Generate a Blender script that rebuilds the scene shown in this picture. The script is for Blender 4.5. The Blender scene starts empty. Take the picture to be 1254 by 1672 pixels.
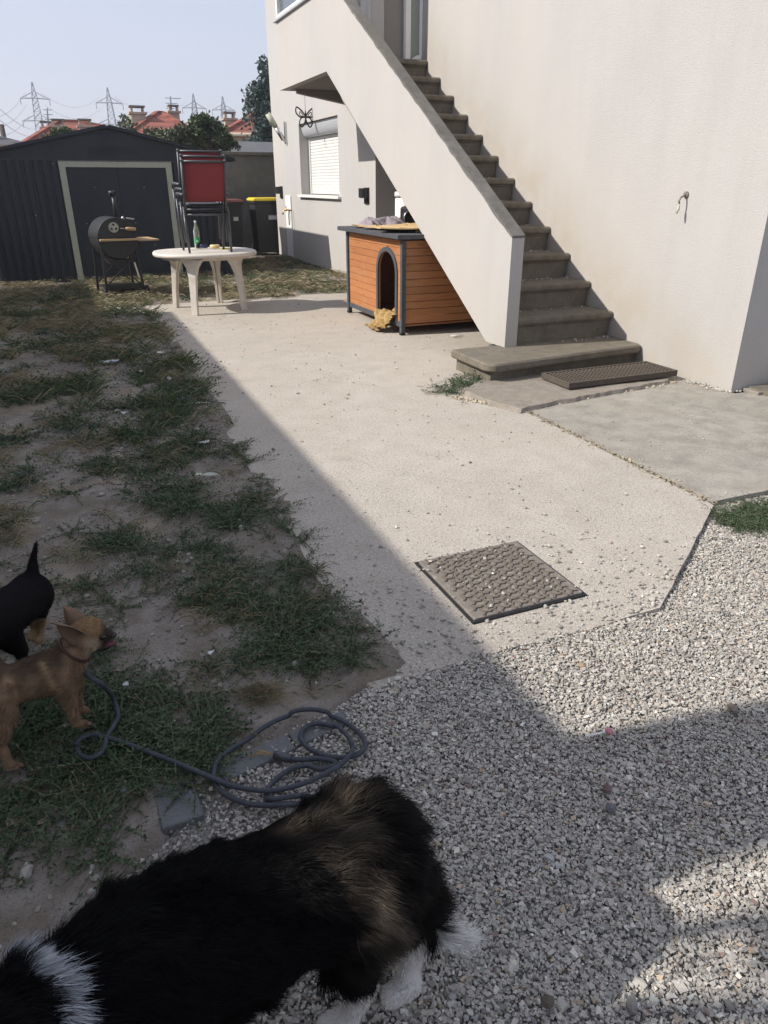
import bpy, bmesh, math, random
import numpy as np
from mathutils import Vector, Matrix, Euler

random.seed(7); RNG = np.random.default_rng(11)
SC = bpy.context.scene
COL = SC.collection

# ------------------------------------------------------------------ camera, world, sun, exposure
CAM_H = 1.6
PITCH = math.atan(535/1160.0); YAW = math.radians(23.0)
cam_data = bpy.data.cameras.new('camera'); cam = bpy.data.objects.new('camera', cam_data); COL.objects.link(cam)
cam.location = (0, 0, CAM_H)
cam.rotation_euler = (math.pi/2 - PITCH, 0, -YAW)
cam_data.sensor_fit = 'VERTICAL'; cam_data.sensor_height = 36.0
cam_data.lens = 36.0*1160.0/1672.0
cam_data.clip_start = 0.05; cam_data.clip_end = 3000
SC.camera = cam

SUN_EL = 38.5; SUN_AZ = -8.0      # light travels along this azimuth (0 = +X)
world = bpy.data.worlds.new('World'); SC.world = world; world.use_nodes = True
wn = world.node_tree; bg = wn.nodes['Background']
sky = wn.nodes.new('ShaderNodeTexSky'); sky.sky_type = 'NISHITA'; sky.sun_disc = False
sky.sun_elevation = math.radians(SUN_EL)
# towards the sun: azimuth SUN_AZ+180 measured from +X ; sky rotation is measured from +Y clockwise
sky.sun_rotation = math.radians(90 - (SUN_AZ + 180))
sky.air_density = 1.0; sky.dust_density = 1.2; sky.ozone_density = 1.6; sky.altitude = 100
tint = wn.nodes.new('ShaderNodeMix'); tint.data_type = 'RGBA'; tint.blend_type = 'MULTIPLY'; tint.inputs[0].default_value = 1.0; tint.inputs[7].default_value = (1.10, .95, .90, 1)
wn.links.new(sky.outputs[0], tint.inputs[6]); veil = wn.nodes.new('ShaderNodeMix'); veil.data_type = 'RGBA'; veil.inputs[7].default_value = (2.88, 3.10, 3.78, 1)      # thin high haze over the whole sky
vn_ = wn.nodes.new('ShaderNodeTexNoise'); vn_.inputs['Scale'].default_value = 1.6; vn_.inputs['Detail'].default_value = 5; vt_ = wn.nodes.new('ShaderNodeTexCoord'); vm_ = wn.nodes.new('ShaderNodeMapping'); vm_.inputs['Scale'].default_value = (1, 1, 3.5)
wn.links.new(vt_.outputs['Generated'], vm_.inputs[0]); wn.links.new(vm_.outputs[0], vn_.inputs['Vector']); vr_ = wn.nodes.new('ShaderNodeMapRange'); vr_.inputs[1].default_value = .3; vr_.inputs[2].default_value = .7; vr_.inputs[3].default_value = .62; vr_.inputs[4].default_value = .82
wn.links.new(vn_.outputs['Fac'], vr_.inputs[0]); wn.links.new(vr_.outputs[0], veil.inputs[0]); wn.links.new(tint.outputs[2], veil.inputs[6]); wn.links.new(veil.outputs[2], bg.inputs[0]); bg.inputs[1].default_value = 0.138
sd = bpy.data.lights.new('sun', 'SUN'); sd.energy = 3.6; sd.angle = math.radians(0.55); sd.color = (1.0, 0.95, 0.885)
sun = bpy.data.objects.new('sun', sd); COL.objects.link(sun)
ca, sa = math.cos(math.radians(SUN_AZ)), math.sin(math.radians(SUN_AZ)); ce, se = math.cos(math.radians(SUN_EL)), math.sin(math.radians(SUN_EL))
sun.rotation_euler = Vector((ca*ce, sa*ce, -se)).to_track_quat('-Z', 'Y').to_euler()
sun.location = (-20, 3, 20)
SC.view_settings.view_transform = 'Standard'; SC.view_settings.look = 'None'
SC.view_settings.exposure = 0.72; SC.view_settings.gamma = 1.0; SC.view_settings.use_curve_mapping = False

# ------------------------------------------------------------------ site survey: where a sight line meets a real plane
_fw = np.array([math.sin(YAW)*math.cos(PITCH), math.cos(YAW)*math.cos(PITCH), -math.sin(PITCH)])
_rt = np.array([math.cos(YAW), -math.sin(YAW), 0.]); _up = np.cross(_rt, _fw); _C = np.array([0, 0, CAM_H])
def _ray(x, y): return _fw + _rt*(x-627.)/1160. - _up*(y-836.)/1160.
def G(x, y, z=0.0):
    d = _ray(x, y); return _C + d*((z-CAM_H)/d[2])
def AX(x, y, X): d = _ray(x, y); return _C + d*(X/d[0])
def AY(x, y, Y): d = _ray(x, y); return _C + d*(Y/d[1])
def PRJ(P):
    v = np.asarray(P, float) - _C; z = np.maximum(v@_fw, 1e-3)
    return 627. + 1160.*(v@_rt)/z, 836. - 1160.*(v@_up)/z

# ------------------------------------------------------------------ materials
def mat(name, col=(.5,.5,.5), rough=.8, metal=0., spec=.5, build=None):
    m = bpy.data.materials.new(name); m.use_nodes = True
    nt = m.node_tree; b = nt.nodes['Principled BSDF']
    b.inputs['Base Color'].default_value = (*col, 1); b.inputs['Roughness'].default_value = rough
    b.inputs['Metallic'].default_value = metal; b.inputs['Specular IOR Level'].default_value = spec
    if build: build(nt, b)
    return m
class N:
    def __init__(s, nt): s.nt = nt
    def n(s, t, **k):
        nd = s.nt.nodes.new(t)
        for a, v in k.items():
            if a in nd.inputs: nd.inputs[a].default_value = v
            else: setattr(nd, a, v)
        return nd
    def l(s, a, b): s.nt.links.new(a, b)
    def co(s, kind='Object', scale=None):
        t = s.n('ShaderNodeTexCoord').outputs[kind]
        if scale:
            m = s.n('ShaderNodeMapping'); m.inputs['Scale'].default_value = scale; s.l(t, m.inputs[0]); return m.outputs[0]
        return t
    def noise(s, co, sc, det=4., rough=.55, dist=0.):
        n = s.n('ShaderNodeTexNoise'); n.inputs['Scale'].default_value = sc; n.inputs['Detail'].default_value = det
        n.inputs['Roughness'].default_value = rough; n.inputs['Distortion'].default_value = dist
        s.l(co, n.inputs['Vector']); return n.outputs['Fac']
    def ramp(s, f, stops):
        r = s.n('ShaderNodeValToRGB'); e = r.color_ramp.elements
        while len(e) < len(stops): e.new(.5)
        for i, (p, c) in enumerate(stops):
            e[i].position = p; e[i].color = (*c, 1) if len(c) == 3 else c
        s.l(f, r.inputs[0]); return r.outputs[0]
    def mix(s, f, a, b, mode='MIX'):
        m = s.n('ShaderNodeMix', data_type='RGBA', blend_type=mode)
        for v, i in ((f, 0), (a, 6), (b, 7)):
            if hasattr(v, 'type') and hasattr(v, 'node'): s.l(v, m.inputs[i])
            elif isinstance(v, (int, float)): m.inputs[i].default_value = v
            else: m.inputs[i].default_value = (*v, 1)
        return m.outputs[2]
    def bump(s, h, strength, dist, b, prev=None):
        n = s.n('ShaderNodeBump'); n.inputs['Strength'].default_value = strength; n.inputs['Distance'].default_value = dist
        s.l(h, n.inputs['Height'])
        if prev is not None: s.l(prev, n.inputs['Normal'])
        s.l(n.outputs[0], b.inputs['Normal']); return n.outputs[0]
def g3(v): return (v, v, v)

def _stucco(base, dirt, grain=230., streak=.5, stair=False):
    def f(nt, b):
        q = N(nt); co = q.co('Object')
        fine = q.noise(co, grain, 3, .6); mid = q.noise(co, grain*.55, 4, .7)
        big = q.noise(co, 1.1, 5, .6); st = q.noise(q.co('Object', (3.2, 3.2, .35)), 1.6, 5, .65)
        c = q.mix(q.ramp(big, [(.35, g3(0)), (.72, g3(.6))]), base, dirt)
        c = q.mix(q.ramp(st, [(.45, g3(0)), (.75, g3(streak))]), c, tuple(x*.86 for x in dirt))
        sep = q.n('ShaderNodeSeparateXYZ'); q.l(q.n('ShaderNodeNewGeometry').outputs['Position'], sep.inputs[0])
        mr = q.n('ShaderNodeMapRange'); mr.inputs[1].default_value = .0; mr.inputs[2].default_value = .9; mr.inputs[3].default_value = .55; mr.inputs[4].default_value = 0.
        q.l(sep.outputs[2], mr.inputs[0])
        mm = q.n('ShaderNodeMath', operation='MULTIPLY'); q.l(mr.outputs[0], mm.inputs[0]); q.l(q.ramp(q.noise(co, 2.3, 5, .6), [(.3, g3(.25)), (.7, g3(1))]), mm.inputs[1])
        c = q.mix(mm.outputs[0], c, tuple(x*y for x, y in zip(base, (.90,.84,.72))))
        c = q.mix(q.ramp(fine, [(.35, g3(.0)), (.6, g3(.16))]), c, tuple(x*.75 for x in base)); c = q.mix(q.ramp(mid, [(.40, g3(.30)), (.52, g3(0))]), c, tuple(x*.72 for x in base)); c = q.mix(q.ramp(q.noise(co, .45, 3, .5), [(.45, g3(0)), (.62, g3(.35))]), c, tuple(x*y for x, y in zip(base, (1.06,1.0,.93))))
        if stair:      # soiled band that follows the flight of steps up the wall
            a1 = q.n('ShaderNodeMath', operation='MULTIPLY_ADD'); a1.inputs[1].default_value = -.614; a1.inputs[2].default_value = 3.15; q.l(sep.outputs[1], a1.inputs[0])
            a2 = q.n('ShaderNodeMath', operation='ADD'); q.l(a1.outputs[0], a2.inputs[0]); q.l(sep.outputs[2], a2.inputs[1])
            m2 = q.n('ShaderNodeMapRange'); m2.inputs[1].default_value = .1; m2.inputs[2].default_value = .75; m2.inputs[3].default_value = .6; m2.inputs[4].default_value = 0.; q.l(a2.outputs[0], m2.inputs[0])
            gx_ = q.n('ShaderNodeMapRange'); gx_.inputs[1].default_value = 4.9; gx_.inputs[2].default_value = 4.95; q.l(sep.outputs[0], gx_.inputs[0])
            m3 = q.n('ShaderNodeMath', operation='MULTIPLY'); q.l(m2.outputs[0], m3.inputs[0]); q.l(q.ramp(q.noise(co, 2.6, 6, .65), [(.35, g3(.15)), (.65, g3(1))]), m3.inputs[1])
            m4 = q.n('ShaderNodeMath', operation='MULTIPLY'); q.l(m3.outputs[0], m4.inputs[0]); q.l(gx_.outputs[0], m4.inputs[1])
            gy_ = q.n('ShaderNodeMapRange'); gy_.inputs[1].default_value = 10.6; gy_.inputs[2].default_value = 10.2; q.l(sep.outputs[1], gy_.inputs[0])
            m5 = q.n('ShaderNodeMath', operation='MULTIPLY'); q.l(m4.outputs[0], m5.inputs[0]); q.l(gy_.outputs[0], m5.inputs[1])
            c = q.mix(m5.outputs[0], c, tuple(x*y for x, y in zip(base, (.84,.74,.60))))
        q.l(c, b.inputs['Base Color'])
        p = q.bump(mid, .7, .006, b); q.bump(fine, .8, .004, b, p)
    return f
M = {}
M['stucco'] = mat('stucco', rough=.95, spec=.2, build=_stucco((.478,.465,.447), (.43,.413,.39), 150., .26, True))
M['render'] = mat('old_render', rough=.95, spec=.2, build=_stucco((.40,.38,.35), (.34,.32,.29), 120., .55))
M['recess'] = mat('shaded_render', rough=.95, spec=.2, build=_stucco((.27,.255,.235), (.23,.215,.20), 120., .35))  # darker copy of the stucco, shade of niche and undersides in its colour

def _concrete(a, c2, dark, speck=.5, scale=1., stain=.5):
    def f(nt, b):
        q = N(nt); co = q.co('Object')
        big = q.noise(co, .8*scale, 6, .62, .4); mid = q.noise(co, 5*scale, 5, .6)
        sp = q.noise(co, 210*scale, 3, .7); sp2 = q.noise(co, 90*scale, 2, .6)
        c = q.mix(q.ramp(big, [(.32, g3(0)), (.68, g3(1))]), a, c2)
        c = q.mix(q.ramp(mid, [(.4, g3(0)), (.8, g3(stain))]), c, dark)
        c = q.mix(q.ramp(sp, [(.38, g3(speck)), (.5, g3(0))]), c, tuple(x*.45 for x in dark))
        c = q.mix(q.ramp(sp2, [(.54, g3(0)), (.68, g3(speck*.8))]), c, tuple(min(1, x*1.5) for x in a)); sp3 = q.noise(co, 55*scale, 4, .75); c = q.mix(q.ramp(sp3, [(.36, g3(speck*.85)), (.47, g3(0))]), c, tuple(x*.6 for x in dark))
        v = q.n('ShaderNodeTexVoronoi'); v.inputs['Scale'].default_value = 26*scale; q.l(co, v.inputs['Vector'])
        spots = q.ramp(v.outputs['Distance'], [(.05, g3(1)), (.11, g3(0))])
        gate = q.ramp(q.noise(co, 14*scale, 2), [(.56, g3(0)), (.6, g3(.75))])
        c = q.mix(q.mix(1., spots, gate, 'MULTIPLY'), c, (.10, .09, .08))
        # fine cracks and dusty, walked-on patches
        wv_ = q.n('ShaderNodeVectorMath', operation='ADD'); nv_ = q.n('ShaderNodeTexNoise'); nv_.inputs['Scale'].default_value = 3.; nv_.inputs['Detail'].default_value = 6; q.l(co, nv_.inputs['Vector'])
        sc_ = q.n('ShaderNodeVectorMath', operation='SCALE'); sc_.inputs['Scale'].default_value = .55; q.l(nv_.outputs['Color'], sc_.inputs[0]); q.l(co, wv_.inputs[0]); q.l(sc_.outputs[0], wv_.inputs[1])
        cr = q.n('ShaderNodeTexVoronoi', feature='DISTANCE_TO_EDGE'); cr.inputs['Scale'].default_value = .42; q.l(wv_.outputs[0], cr.inputs['Vector'])
        cg = q.mix(1., q.ramp(cr.outputs['Distance'], [(.0, g3(.22)), (.004, g3(0))]), q.ramp(q.noise(co, .9, 3), [(.50, g3(0)), (.56, g3(1))]), 'MULTIPLY')
        c = q.mix(cg, c, tuple(x*.35 for x in dark))
        c = q.mix(q.ramp(q.noise(co, .35, 6, .7, 1.2), [(.46, g3(0)), (.66, g3(stain*.9))]), c, tuple(x*y for x, y in zip(a, (.86, .82, .76))))
        q.l(c, b.inputs['Base Color'])
        p = q.bump(sp, .9, .004, b); p = q.bump(mid, .3, .012, b, p); q.bump(sp2, .6, .006, b, p)
    return f
M['slab'] = mat('slab_concrete', rough=.92, spec=.25, build=_concrete((.465,.425,.365), (.55,.50,.435), (.36,.315,.255), .8, 1., .6))
M['apron'] = mat('apron_concrete', rough=.85, spec=.3, build=_concrete((.345,.32,.27), (.42,.39,.335), (.20,.185,.16), .4, 1.1, .95))
M['rough_edge'] = mat('broken_concrete', rough=.95, spec=.2, build=_concrete((.33,.29,.24), (.38,.34,.29), (.16,.14,.11), .7, 2.2, .7))
M['step'] = mat('step_concrete', rough=.85, spec=.35, build=_concrete((.19,.168,.13), (.25,.22,.17), (.085,.074,.058), .7, 1.7, .8))
M['cap'] = mat('weathered_cap', rough=.95, spec=.2, build=_concrete((.16,.155,.145), (.27,.26,.24), (.07,.068,.062), .8, 1.6, .6))
M['wallc'] = mat('boundary_concrete', rough=.95, spec=.2, build=_concrete((.17,.17,.16), (.24,.235,.22), (.10,.10,.10), .3, 1., .7))
M['wallwhite'] = mat('white_limed', rough=.95, spec=.2, build=_concrete((.62,.62,.60), (.7,.7,.68), (.45,.45,.43), .3, 1., .4))

def _earth(nt, b):
    q = N(nt); co = q.co('Object')
    big = q.noise(co, .7, 6, .6, .5); mid = q.noise(co, 6, 6, .65); fine = q.noise(co, 120, 3, .7)
    c = q.mix(q.ramp(big, [(.35, g3(0)), (.65, g3(1))]), (.215,.192,.165), (.30,.27,.235))
    c = q.mix(q.ramp(mid, [(.38, g3(.7)), (.6, g3(0))]), c, (.15,.12,.09))
    c = q.mix(q.ramp(q.noise(co, 2.2, 5, .6), [(.55, g3(0)), (.7, g3(.5))]), c, (.36,.28,.16))
    c = q.mix(q.ramp(fine, [(.35, g3(.5)), (.5, g3(0))]), c, (.08,.065,.05))
    q.l(c, b.inputs['Base Color'])
    p = q.bump(mid, .6, .03, b); q.bump(fine, .7, .006, b, p)
M['earth'] = mat('earth', rough=.97, spec=.15, build=_earth)
def _bed(nt, b):
    q = N(nt); co = q.co('Object')
    c = q.mix(q.ramp(q.noise(co, 110, 3, .7), [(.35, g3(0)), (.62, g3(1))]), (.10,.095,.088), (.30,.285,.26)); q.l(c, b.inputs['Base Color']); q.bump(q.noise(co, 60, 3), 1., .01, b)
M['bed'] = mat('gravel_bed', rough=.97, spec=.15, build=_bed)
def _attr(rough=.8, var=0., spec=.3):
    def f(nt, b):
        q = N(nt); a = q.n('ShaderNodeAttribute'); a.attribute_name = 'Col'
        c = a.outputs['Color']
        if var:
            c = q.mix(q.ramp(q.noise(q.co('Object'), 300, 3), [(.35, g3(var)), (.6, g3(0))]), c, (.08,.075,.07))
        q.l(c, b.inputs['Base Color'])
    return f
M['stone'] = mat('stone', rough=.85, spec=.3, build=_attr(var=.25))
M['leafcol'] = mat('leaf_attr', rough=.6, spec=.3, build=_attr())
M['fur'] = mat('fur', rough=.75, spec=.12, build=_attr())
M['skin'] = mat('dog_skin', rough=1., spec=.03, build=_attr())

def _wood(base, dark, sc=1.):
    def f(nt, b):
        q = N(nt); co = q.co('Object', (1.2*sc, 1.2*sc, 14*sc)); rnd = q.n('ShaderNodeObjectInfo').outputs['Random']
        add = q.n('ShaderNodeVectorMath', operation='ADD'); cb = q.n('ShaderNodeCombineXYZ'); ml = q.n('ShaderNodeMath', operation='MULTIPLY'); ml.inputs[1].default_value = 57.
        q.l(rnd, ml.inputs[0]); q.l(ml.outputs[0], cb.inputs[0]); q.l(ml.outputs[0], cb.inputs[2]); q.l(co, add.inputs[0]); q.l(cb.outputs[0], add.inputs[1])
        gr = q.noise(add.outputs[0], 3.2, 6, .65, 1.2)
        c = q.mix(q.ramp(gr, [(.35, g3(0)), (.7, g3(.8))]), base, dark)
        c = q.mix(q.ramp(rnd, [(0, g3(0)), (1, g3(.65))]), c, tuple(x*.9 for x in dark)); c = q.mix(q.ramp(q.noise(q.co('Object'), 2.2, 5, .65), [(.5, g3(0)), (.72, g3(.35))]), c, (.42,.27,.15))
        v = q.n('ShaderNodeTexVoronoi'); v.inputs['Scale'].default_value = 1.8; q.l(add.outputs[0], v.inputs['Vector'])
        c = q.mix(q.ramp(v.outputs['Distance'], [(.05, g3(.8)), (.16, g3(0))]), c, tuple(x*.4 for x in dark))
        q.l(c, b.inputs['Base Color']); q.bump(gr, .25, .003, b)
    return f
M['orange_wood'] = mat('orange_wood', rough=.6, spec=.3, build=_wood((.45,.20,.08), (.34,.13,.05)))
M['pale_wood'] = mat('pale_wood', rough=.6, build=_wood((.60,.42,.22), (.45,.30,.15)))
def _worn(base, worn, sc=18., amt=.6, rough=(.5,.8)):
    def f(nt, b):
        q = N(nt); co = q.co('Object'); n = q.noise(co, sc, 6, .65)
        c = q.mix(q.ramp(n, [(.5, g3(0)), (.75, g3(amt))]), base, worn)
        c = q.mix(q.ramp(q.noise(co, sc*8, 3), [(.3, g3(.25)), (.5, g3(0))]), c, tuple(x*.6 for x in base))
        q.l(c, b.inputs['Base Color']); q.bump(n, .15, .003, b)
    return f
M['trim'] = mat('grey_trim', rough=.7, build=_worn((.055,.06,.068), (.13,.13,.13)))
M['black_metal'] = mat('black_metal', rough=.45, build=_worn((.016,.016,.017), (.05,.05,.05), 25, .5))
M['charcoal'] = mat('charcoal_frame', rough=.4, metal=.3, build=_worn((.075,.08,.09), (.16,.16,.165), 25, .5))
def _shed(nt, b):
    q = N(nt); co = q.co('Object'); n = q.noise(q.co('Object', (1, 1, .25)), 2.4, 6, .65)
    c = q.mix(q.ramp(n, [(.4, g3(0)), (.75, g3(.8))]), (.015,.019,.027), (.034,.040,.053))
    c = q.mix(q.ramp(q.noise(co, 30, 4, .7), [(.62, g3(0)), (.72, g3(.35))]), c, (.09,.095,.10))
    q.l(c, b.inputs['Base Color'])
M['shed'] = mat('anthracite_sheet', rough=.5, spec=.4, build=_shed)
M['cream_trim'] = mat('cream_trim', rough=.6, build=_worn((.42,.43,.34), (.30,.30,.24), 12, .6))
M['plastic_w'] = mat('white_plastic', rough=.5, build=_worn((.66,.61,.53), (.44,.38,.30), 9, .7))
M['pvc'] = mat('pvc', rough=.35, build=_worn((.76,.76,.72), (.66,.65,.60), 6, .4))
M['pvc_grey'] = mat('grey_pvc', rough=.4, build=_worn((.42,.43,.44), (.33,.34,.35), 6, .4))
M['red_cloth'] = mat('red_mesh_fabric', rough=.85, build=_worn((.24,.035,.04), (.17,.03,.035), 6, .5))
M['grey_cloth'] = mat('grey_mesh_fabric', rough=.85, build=_worn((.16,.17,.19), (.10,.10,.11), 8, .5))
M['plum_cloth'] = mat('plum_mesh_fabric', rough=.85, build=_worn((.16,.08,.09), (.10,.06,.06), 8, .5))
M['bin'] = mat('bin_plastic', rough=.5, build=_worn((.022,.025,.026), (.05,.05,.05), 8, .5))
M['yellow'] = mat('yellow_plastic', rough=.45, build=_worn((.75,.56,.04), (.6,.43,.04), 8, .4))
M['maroon'] = mat('maroon_plastic', rough=.5, build=_worn((.20,.07,.06), (.15,.06,.05), 8, .4))
M['white'] = mat('white_paint', (.78,.78,.76), .5); M['paper'] = mat('paper', (.62,.62,.60), .85)
M['greypaper'] = mat('grey_print', (.25,.25,.25), .85)
M['red'] = mat('red_plastic', (.6,.03,.03), .4); M['dark'] = mat('dark_rubber', (.012,.012,.013), .7)
M['steel'] = mat('steel', (.55,.55,.54), .3, 1.); M['brass'] = mat('brass', (.62,.42,.13), .35, 1.)
M['blue'] = mat('navy_plastic', (.02,.03,.12), .4); M['tape'] = mat('yellow_tape', (.72,.60,.28), .5)
M['iron'] = mat('cast_iron', rough=.75, spec=.35, build=_worn((.18,.158,.135), (.34,.305,.255), 30, .95))
M['iron_dark'] = mat('cast_iron_worn_edges', rough=.65, spec=.4, build=_worn((.15,.125,.10), (.09,.075,.06), 20, .6))
M['grate'] = mat('grate_iron', rough=.8, spec=.3, build=_worn((.085,.07,.055), (.15,.125,.10), 30, .7))
M['card'] = mat('cardboard', rough=.85, build=_worn((.60,.43,.22), (.48,.33,.16), 9, .5))
M['cloth_y'] = mat('mustard_cloth', rough=.95, build=_worn((.38,.25,.10), (.27,.165,.06), 20, .6))
M['cloth_g'] = mat('grey_lilac_cloth', rough=.95, build=_worn((.27,.23,.25), (.18,.15,.17), 20, .6))
M['rope'] = mat('rope', rough=.75, build=_worn((.045,.05,.06), (.09,.098,.112), 60, .7))
M['paver'] = mat('edging_paver', rough=.9, build=_concrete((.17,.175,.175), (.22,.225,.225), (.11,.11,.11), .4, 2., .4))
def _tile(a, b2, rows):
    def f(nt, b):
        q = N(nt); co = q.co('Object')
        w = q.n('ShaderNodeTexWave', bands_direction='Z'); w.inputs['Scale'].default_value = rows; w.inputs['Distortion'].default_value = .2; q.l(co, w.inputs['Vector'])
        v = q.n('ShaderNodeTexVoronoi'); v.inputs['Scale'].default_value = 3.2; q.l(co, v.inputs['Vector'])
        c = q.mix(v.outputs['Color'], a, b2); c = q.mix(q.ramp(w.outputs['Fac'], [(.0, g3(.65)), (.35, g3(0))]), c, tuple(x*.35 for x in a))
        q.l(c, b.inputs['Base Color']); q.bump(w.outputs['Fac'], .6, .05, b)
    return f
M['roof_red'] = mat('red_roof_tiles', rough=.85, build=_tile((.30,.085,.05), (.20,.07,.05), 1.15))
M['roof_grey'] = mat('grey_roof_tiles', rough=.85, build=_tile((.10,.10,.115), (.07,.07,.085), 1.3))
M['house_wall'] = mat('house_wall', (.48,.42,.34), .9); M['chimney'] = mat('chimney_render', rough=.9, build=_worn((.40,.34,.27), (.26,.22,.18), 3, .7))
M['pylon'] = mat('pylon_steel', (.24,.26,.31), .7, .0); M['bark'] = mat('bark', (.08,.06,.045), .9)
def _glass(nt, b):
    b.inputs['Transmission Weight'].default_value = .85; b.inputs['IOR'].default_value = 1.45
M['glass'] = mat('clear_glass', (.75,.85,.82), .05, build=_glass)
M['window_glass'] = mat('window_glass', (.10,.12,.14), .06, spec=.8)
def _frost(nt, b):
    q = N(nt); n = q.noise(q.co('Object'), 60, 3); q.l(q.mix(n, (.17,.20,.19), (.27,.30,.28)), b.inputs['Base Color']); q.bump(n, .6, .004, b)
M['frost'] = mat('textured_glass', rough=.25, spec=.6, build=_frost)
M['pink'] = mat('pink_candy', (.5,.2,.22), .35); M['tongue'] = mat('tongue', (.15,.045,.055), .5); M['nose'] = mat('nose', (.02,.018,.018), .35); M['eye'] = mat('eye', (.01,.008,.006), .1)
M['collar'] = mat('dark_red_collar', (.05,.014,.012), .7); M['green'] = mat('green_label', (.06,.32,.14), .6)
M['bluewhite'] = mat('shoebluegrey', (.45,.5,.52), .7)

# ------------------------------------------------------------------ mesh helpers
class MB:
    def __init__(s): s.v = []; s.f = []; s.sm = []
    def add(s, vs, fs, smooth=False):
        o = len(s.v); s.v += [tuple(map(float, p)) for p in vs]; s.f += [tuple(o+i for i in f) for f in fs]; s.sm += [smooth]*len(fs); return s
    def box(s, x0, x1, y0, y1, z0, z1, M4=None):
        vs = [(x, y, z) for z in (z0, z1) for y in (y0, y1) for x in (x0, x1)]
        if M4 is not None: vs = [tuple(M4 @ Vector(p)) for p in vs]
        return s.add(vs, [(0,2,3,1), (4,5,7,6), (0,1,5,4), (2,6,7,3), (0,4,6,2), (1,3,7,5)])
    def bar(s, p0, p1, w, t=None, up=(0,0,1)):
        p0 = Vector(p0); p1 = Vector(p1); d = (p1-p0).normalized(); u = Vector(up)
        if abs(d.dot(u)) > .97: u = Vector((0,1,0)) if abs(d.y) < .9 else Vector((1,0,0))
        a = d.cross(u).normalized(); c = a.cross(d).normalized(); t = t or w
        vs = [p+a*(i*w/2)+c*(j*t/2) for p in (p0, p1) for j in (-1, 1) for i in (-1, 1)]
        return s.add(vs, [(0,1,3,2), (4,6,7,5), (0,4,5,1), (2,3,7,6), (0,2,6,4), (1,5,7,3)])
    def tube(s, pts, r, n=8, caps=True, smooth=True):
        pts = [Vector(p) for p in pts]; rs = r if isinstance(r, (list, tuple)) else [r]*len(pts)
        vs = []; fs = []; a = None
        for i, p in enumerate(pts):
            d = (pts[min(i+1, len(pts)-1)] - pts[max(i-1, 0)]).normalized()
            if a is None:
                a = d.orthogonal().normalized()
            else:
                a = (a - d*a.dot(d)); a = a.normalized() if a.length > 1e-6 else d.orthogonal().normalized()
            b = d.cross(a)
            for k in range(n):
                t = 2*math.pi*k/n; vs.append(p + (a*math.cos(t)+b*math.sin(t))*rs[i])
        for i in range(len(pts)-1):
            for k in range(n):
                k2 = (k+1) % n; fs.append((i*n+k, i*n+k2, (i+1)*n+k2, (i+1)*n+k))
        s.add(vs, fs, smooth)
        if caps:
            o = len(s.v) - len(vs); s.f.append(tuple(o+k for k in range(n-1, -1, -1))); s.f.append(tuple(o+(len(pts)-1)*n+k for k in range(n))); s.sm += [False, False]
        return s
    def cyl(s, p0, p1, r0, r1=None, n=16): return s.tube([p0, p1], [r0, r0 if r1 is None else r1], n)
    def prism(s, poly, d, smooth=False):
        n = len(poly); a = [Vector(p) for p in poly]; b = [p+Vector(d) for p in a]
        nv = Vector((0,0,0))
        for i in range(n): nv += a[i].cross(a[(i+1) % n])
        if nv.dot(Vector(d)) < 0: a.reverse(); b.reverse()
        return s.add(a+b, [tuple(range(n-1, -1, -1)), tuple(range(n, 2*n))] + [(i, (i+1) % n, n+(i+1) % n, n+i) for i in range(n)], smooth)
    def ell(s, c, r, seg=14, rings=9, M3=None, smooth=True):
        c = Vector(c); r = (r, r, r) if isinstance(r, (int, float)) else r; vs = []; fs = []
        for j in range(rings+1):
            ph = math.pi*j/rings
            for k in range(seg):
                t = 2*math.pi*k/seg; p = Vector((r[0]*math.sin(ph)*math.cos(t), r[1]*math.sin(ph)*math.sin(t), r[2]*math.cos(ph)))
                if M3 is not None: p = M3 @ p
                vs.append(c+p)
        for j in range(rings):
            for k in range(seg):
                k2 = (k+1) % seg
                if j == 0: fs.append((k, (j+1)*seg+k, (j+1)*seg+k2))
                elif j == rings-1: fs.append((j*seg+k, (j+1)*seg+k, j*seg+k2))
                else: fs.append((j*seg+k, (j+1)*seg+k, (j+1)*seg+k2, j*seg+k2))
        return s.add(vs, fs, smooth)
    def mesh(s, name, origin=(0,0,0)):
        me = bpy.data.meshes.new(name); o = origin
        me.from_pydata([(p[0]-o[0], p[1]-o[1], p[2]-o[2]) for p in s.v], [], s.f)
        me.polygons.foreach_set('use_smooth', s.sm); me.update(); return me

def setp(o, label=None, cat=None, group=None, kind=None):
    if label: o['label'] = label
    if cat: o['category'] = cat
    if group: o['group'] = group
    if kind: o['kind'] = kind
    return o
def world_loc(o):
    v = Vector((0,0,0))
    while o is not None: v += o.location; o = o.parent
    return v
def thing(name, loc, label, cat, group=None):
    o = bpy.data.objects.new(name, None); o.empty_display_size = .1; COL.objects.link(o); o.location = loc
    return setp(o, label, cat, group)
def put(name, mb, m, parent=None, at=None, bevel=0, label=None, kind=None, cat=None, group=None):
    """links an MB (world coordinates) as one mesh object; origin at the parent's origin or 'at'"""
    w = world_loc(parent) if parent else Vector(at or (0,0,0))
    me = mb.mesh(name, w); me.materials.append(M[m] if isinstance(m, str) else m)
    o = bpy.data.objects.new(name, me); COL.objects.link(o)
    if parent: o.parent = parent
    else: o.location = w
    if bevel:
        b = o.modifiers.new('bevel', 'BEVEL'); b.width = bevel; b.segments = 2; b.limit_method = 'ANGLE'
    return setp(o, label, cat, group, kind)
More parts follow.
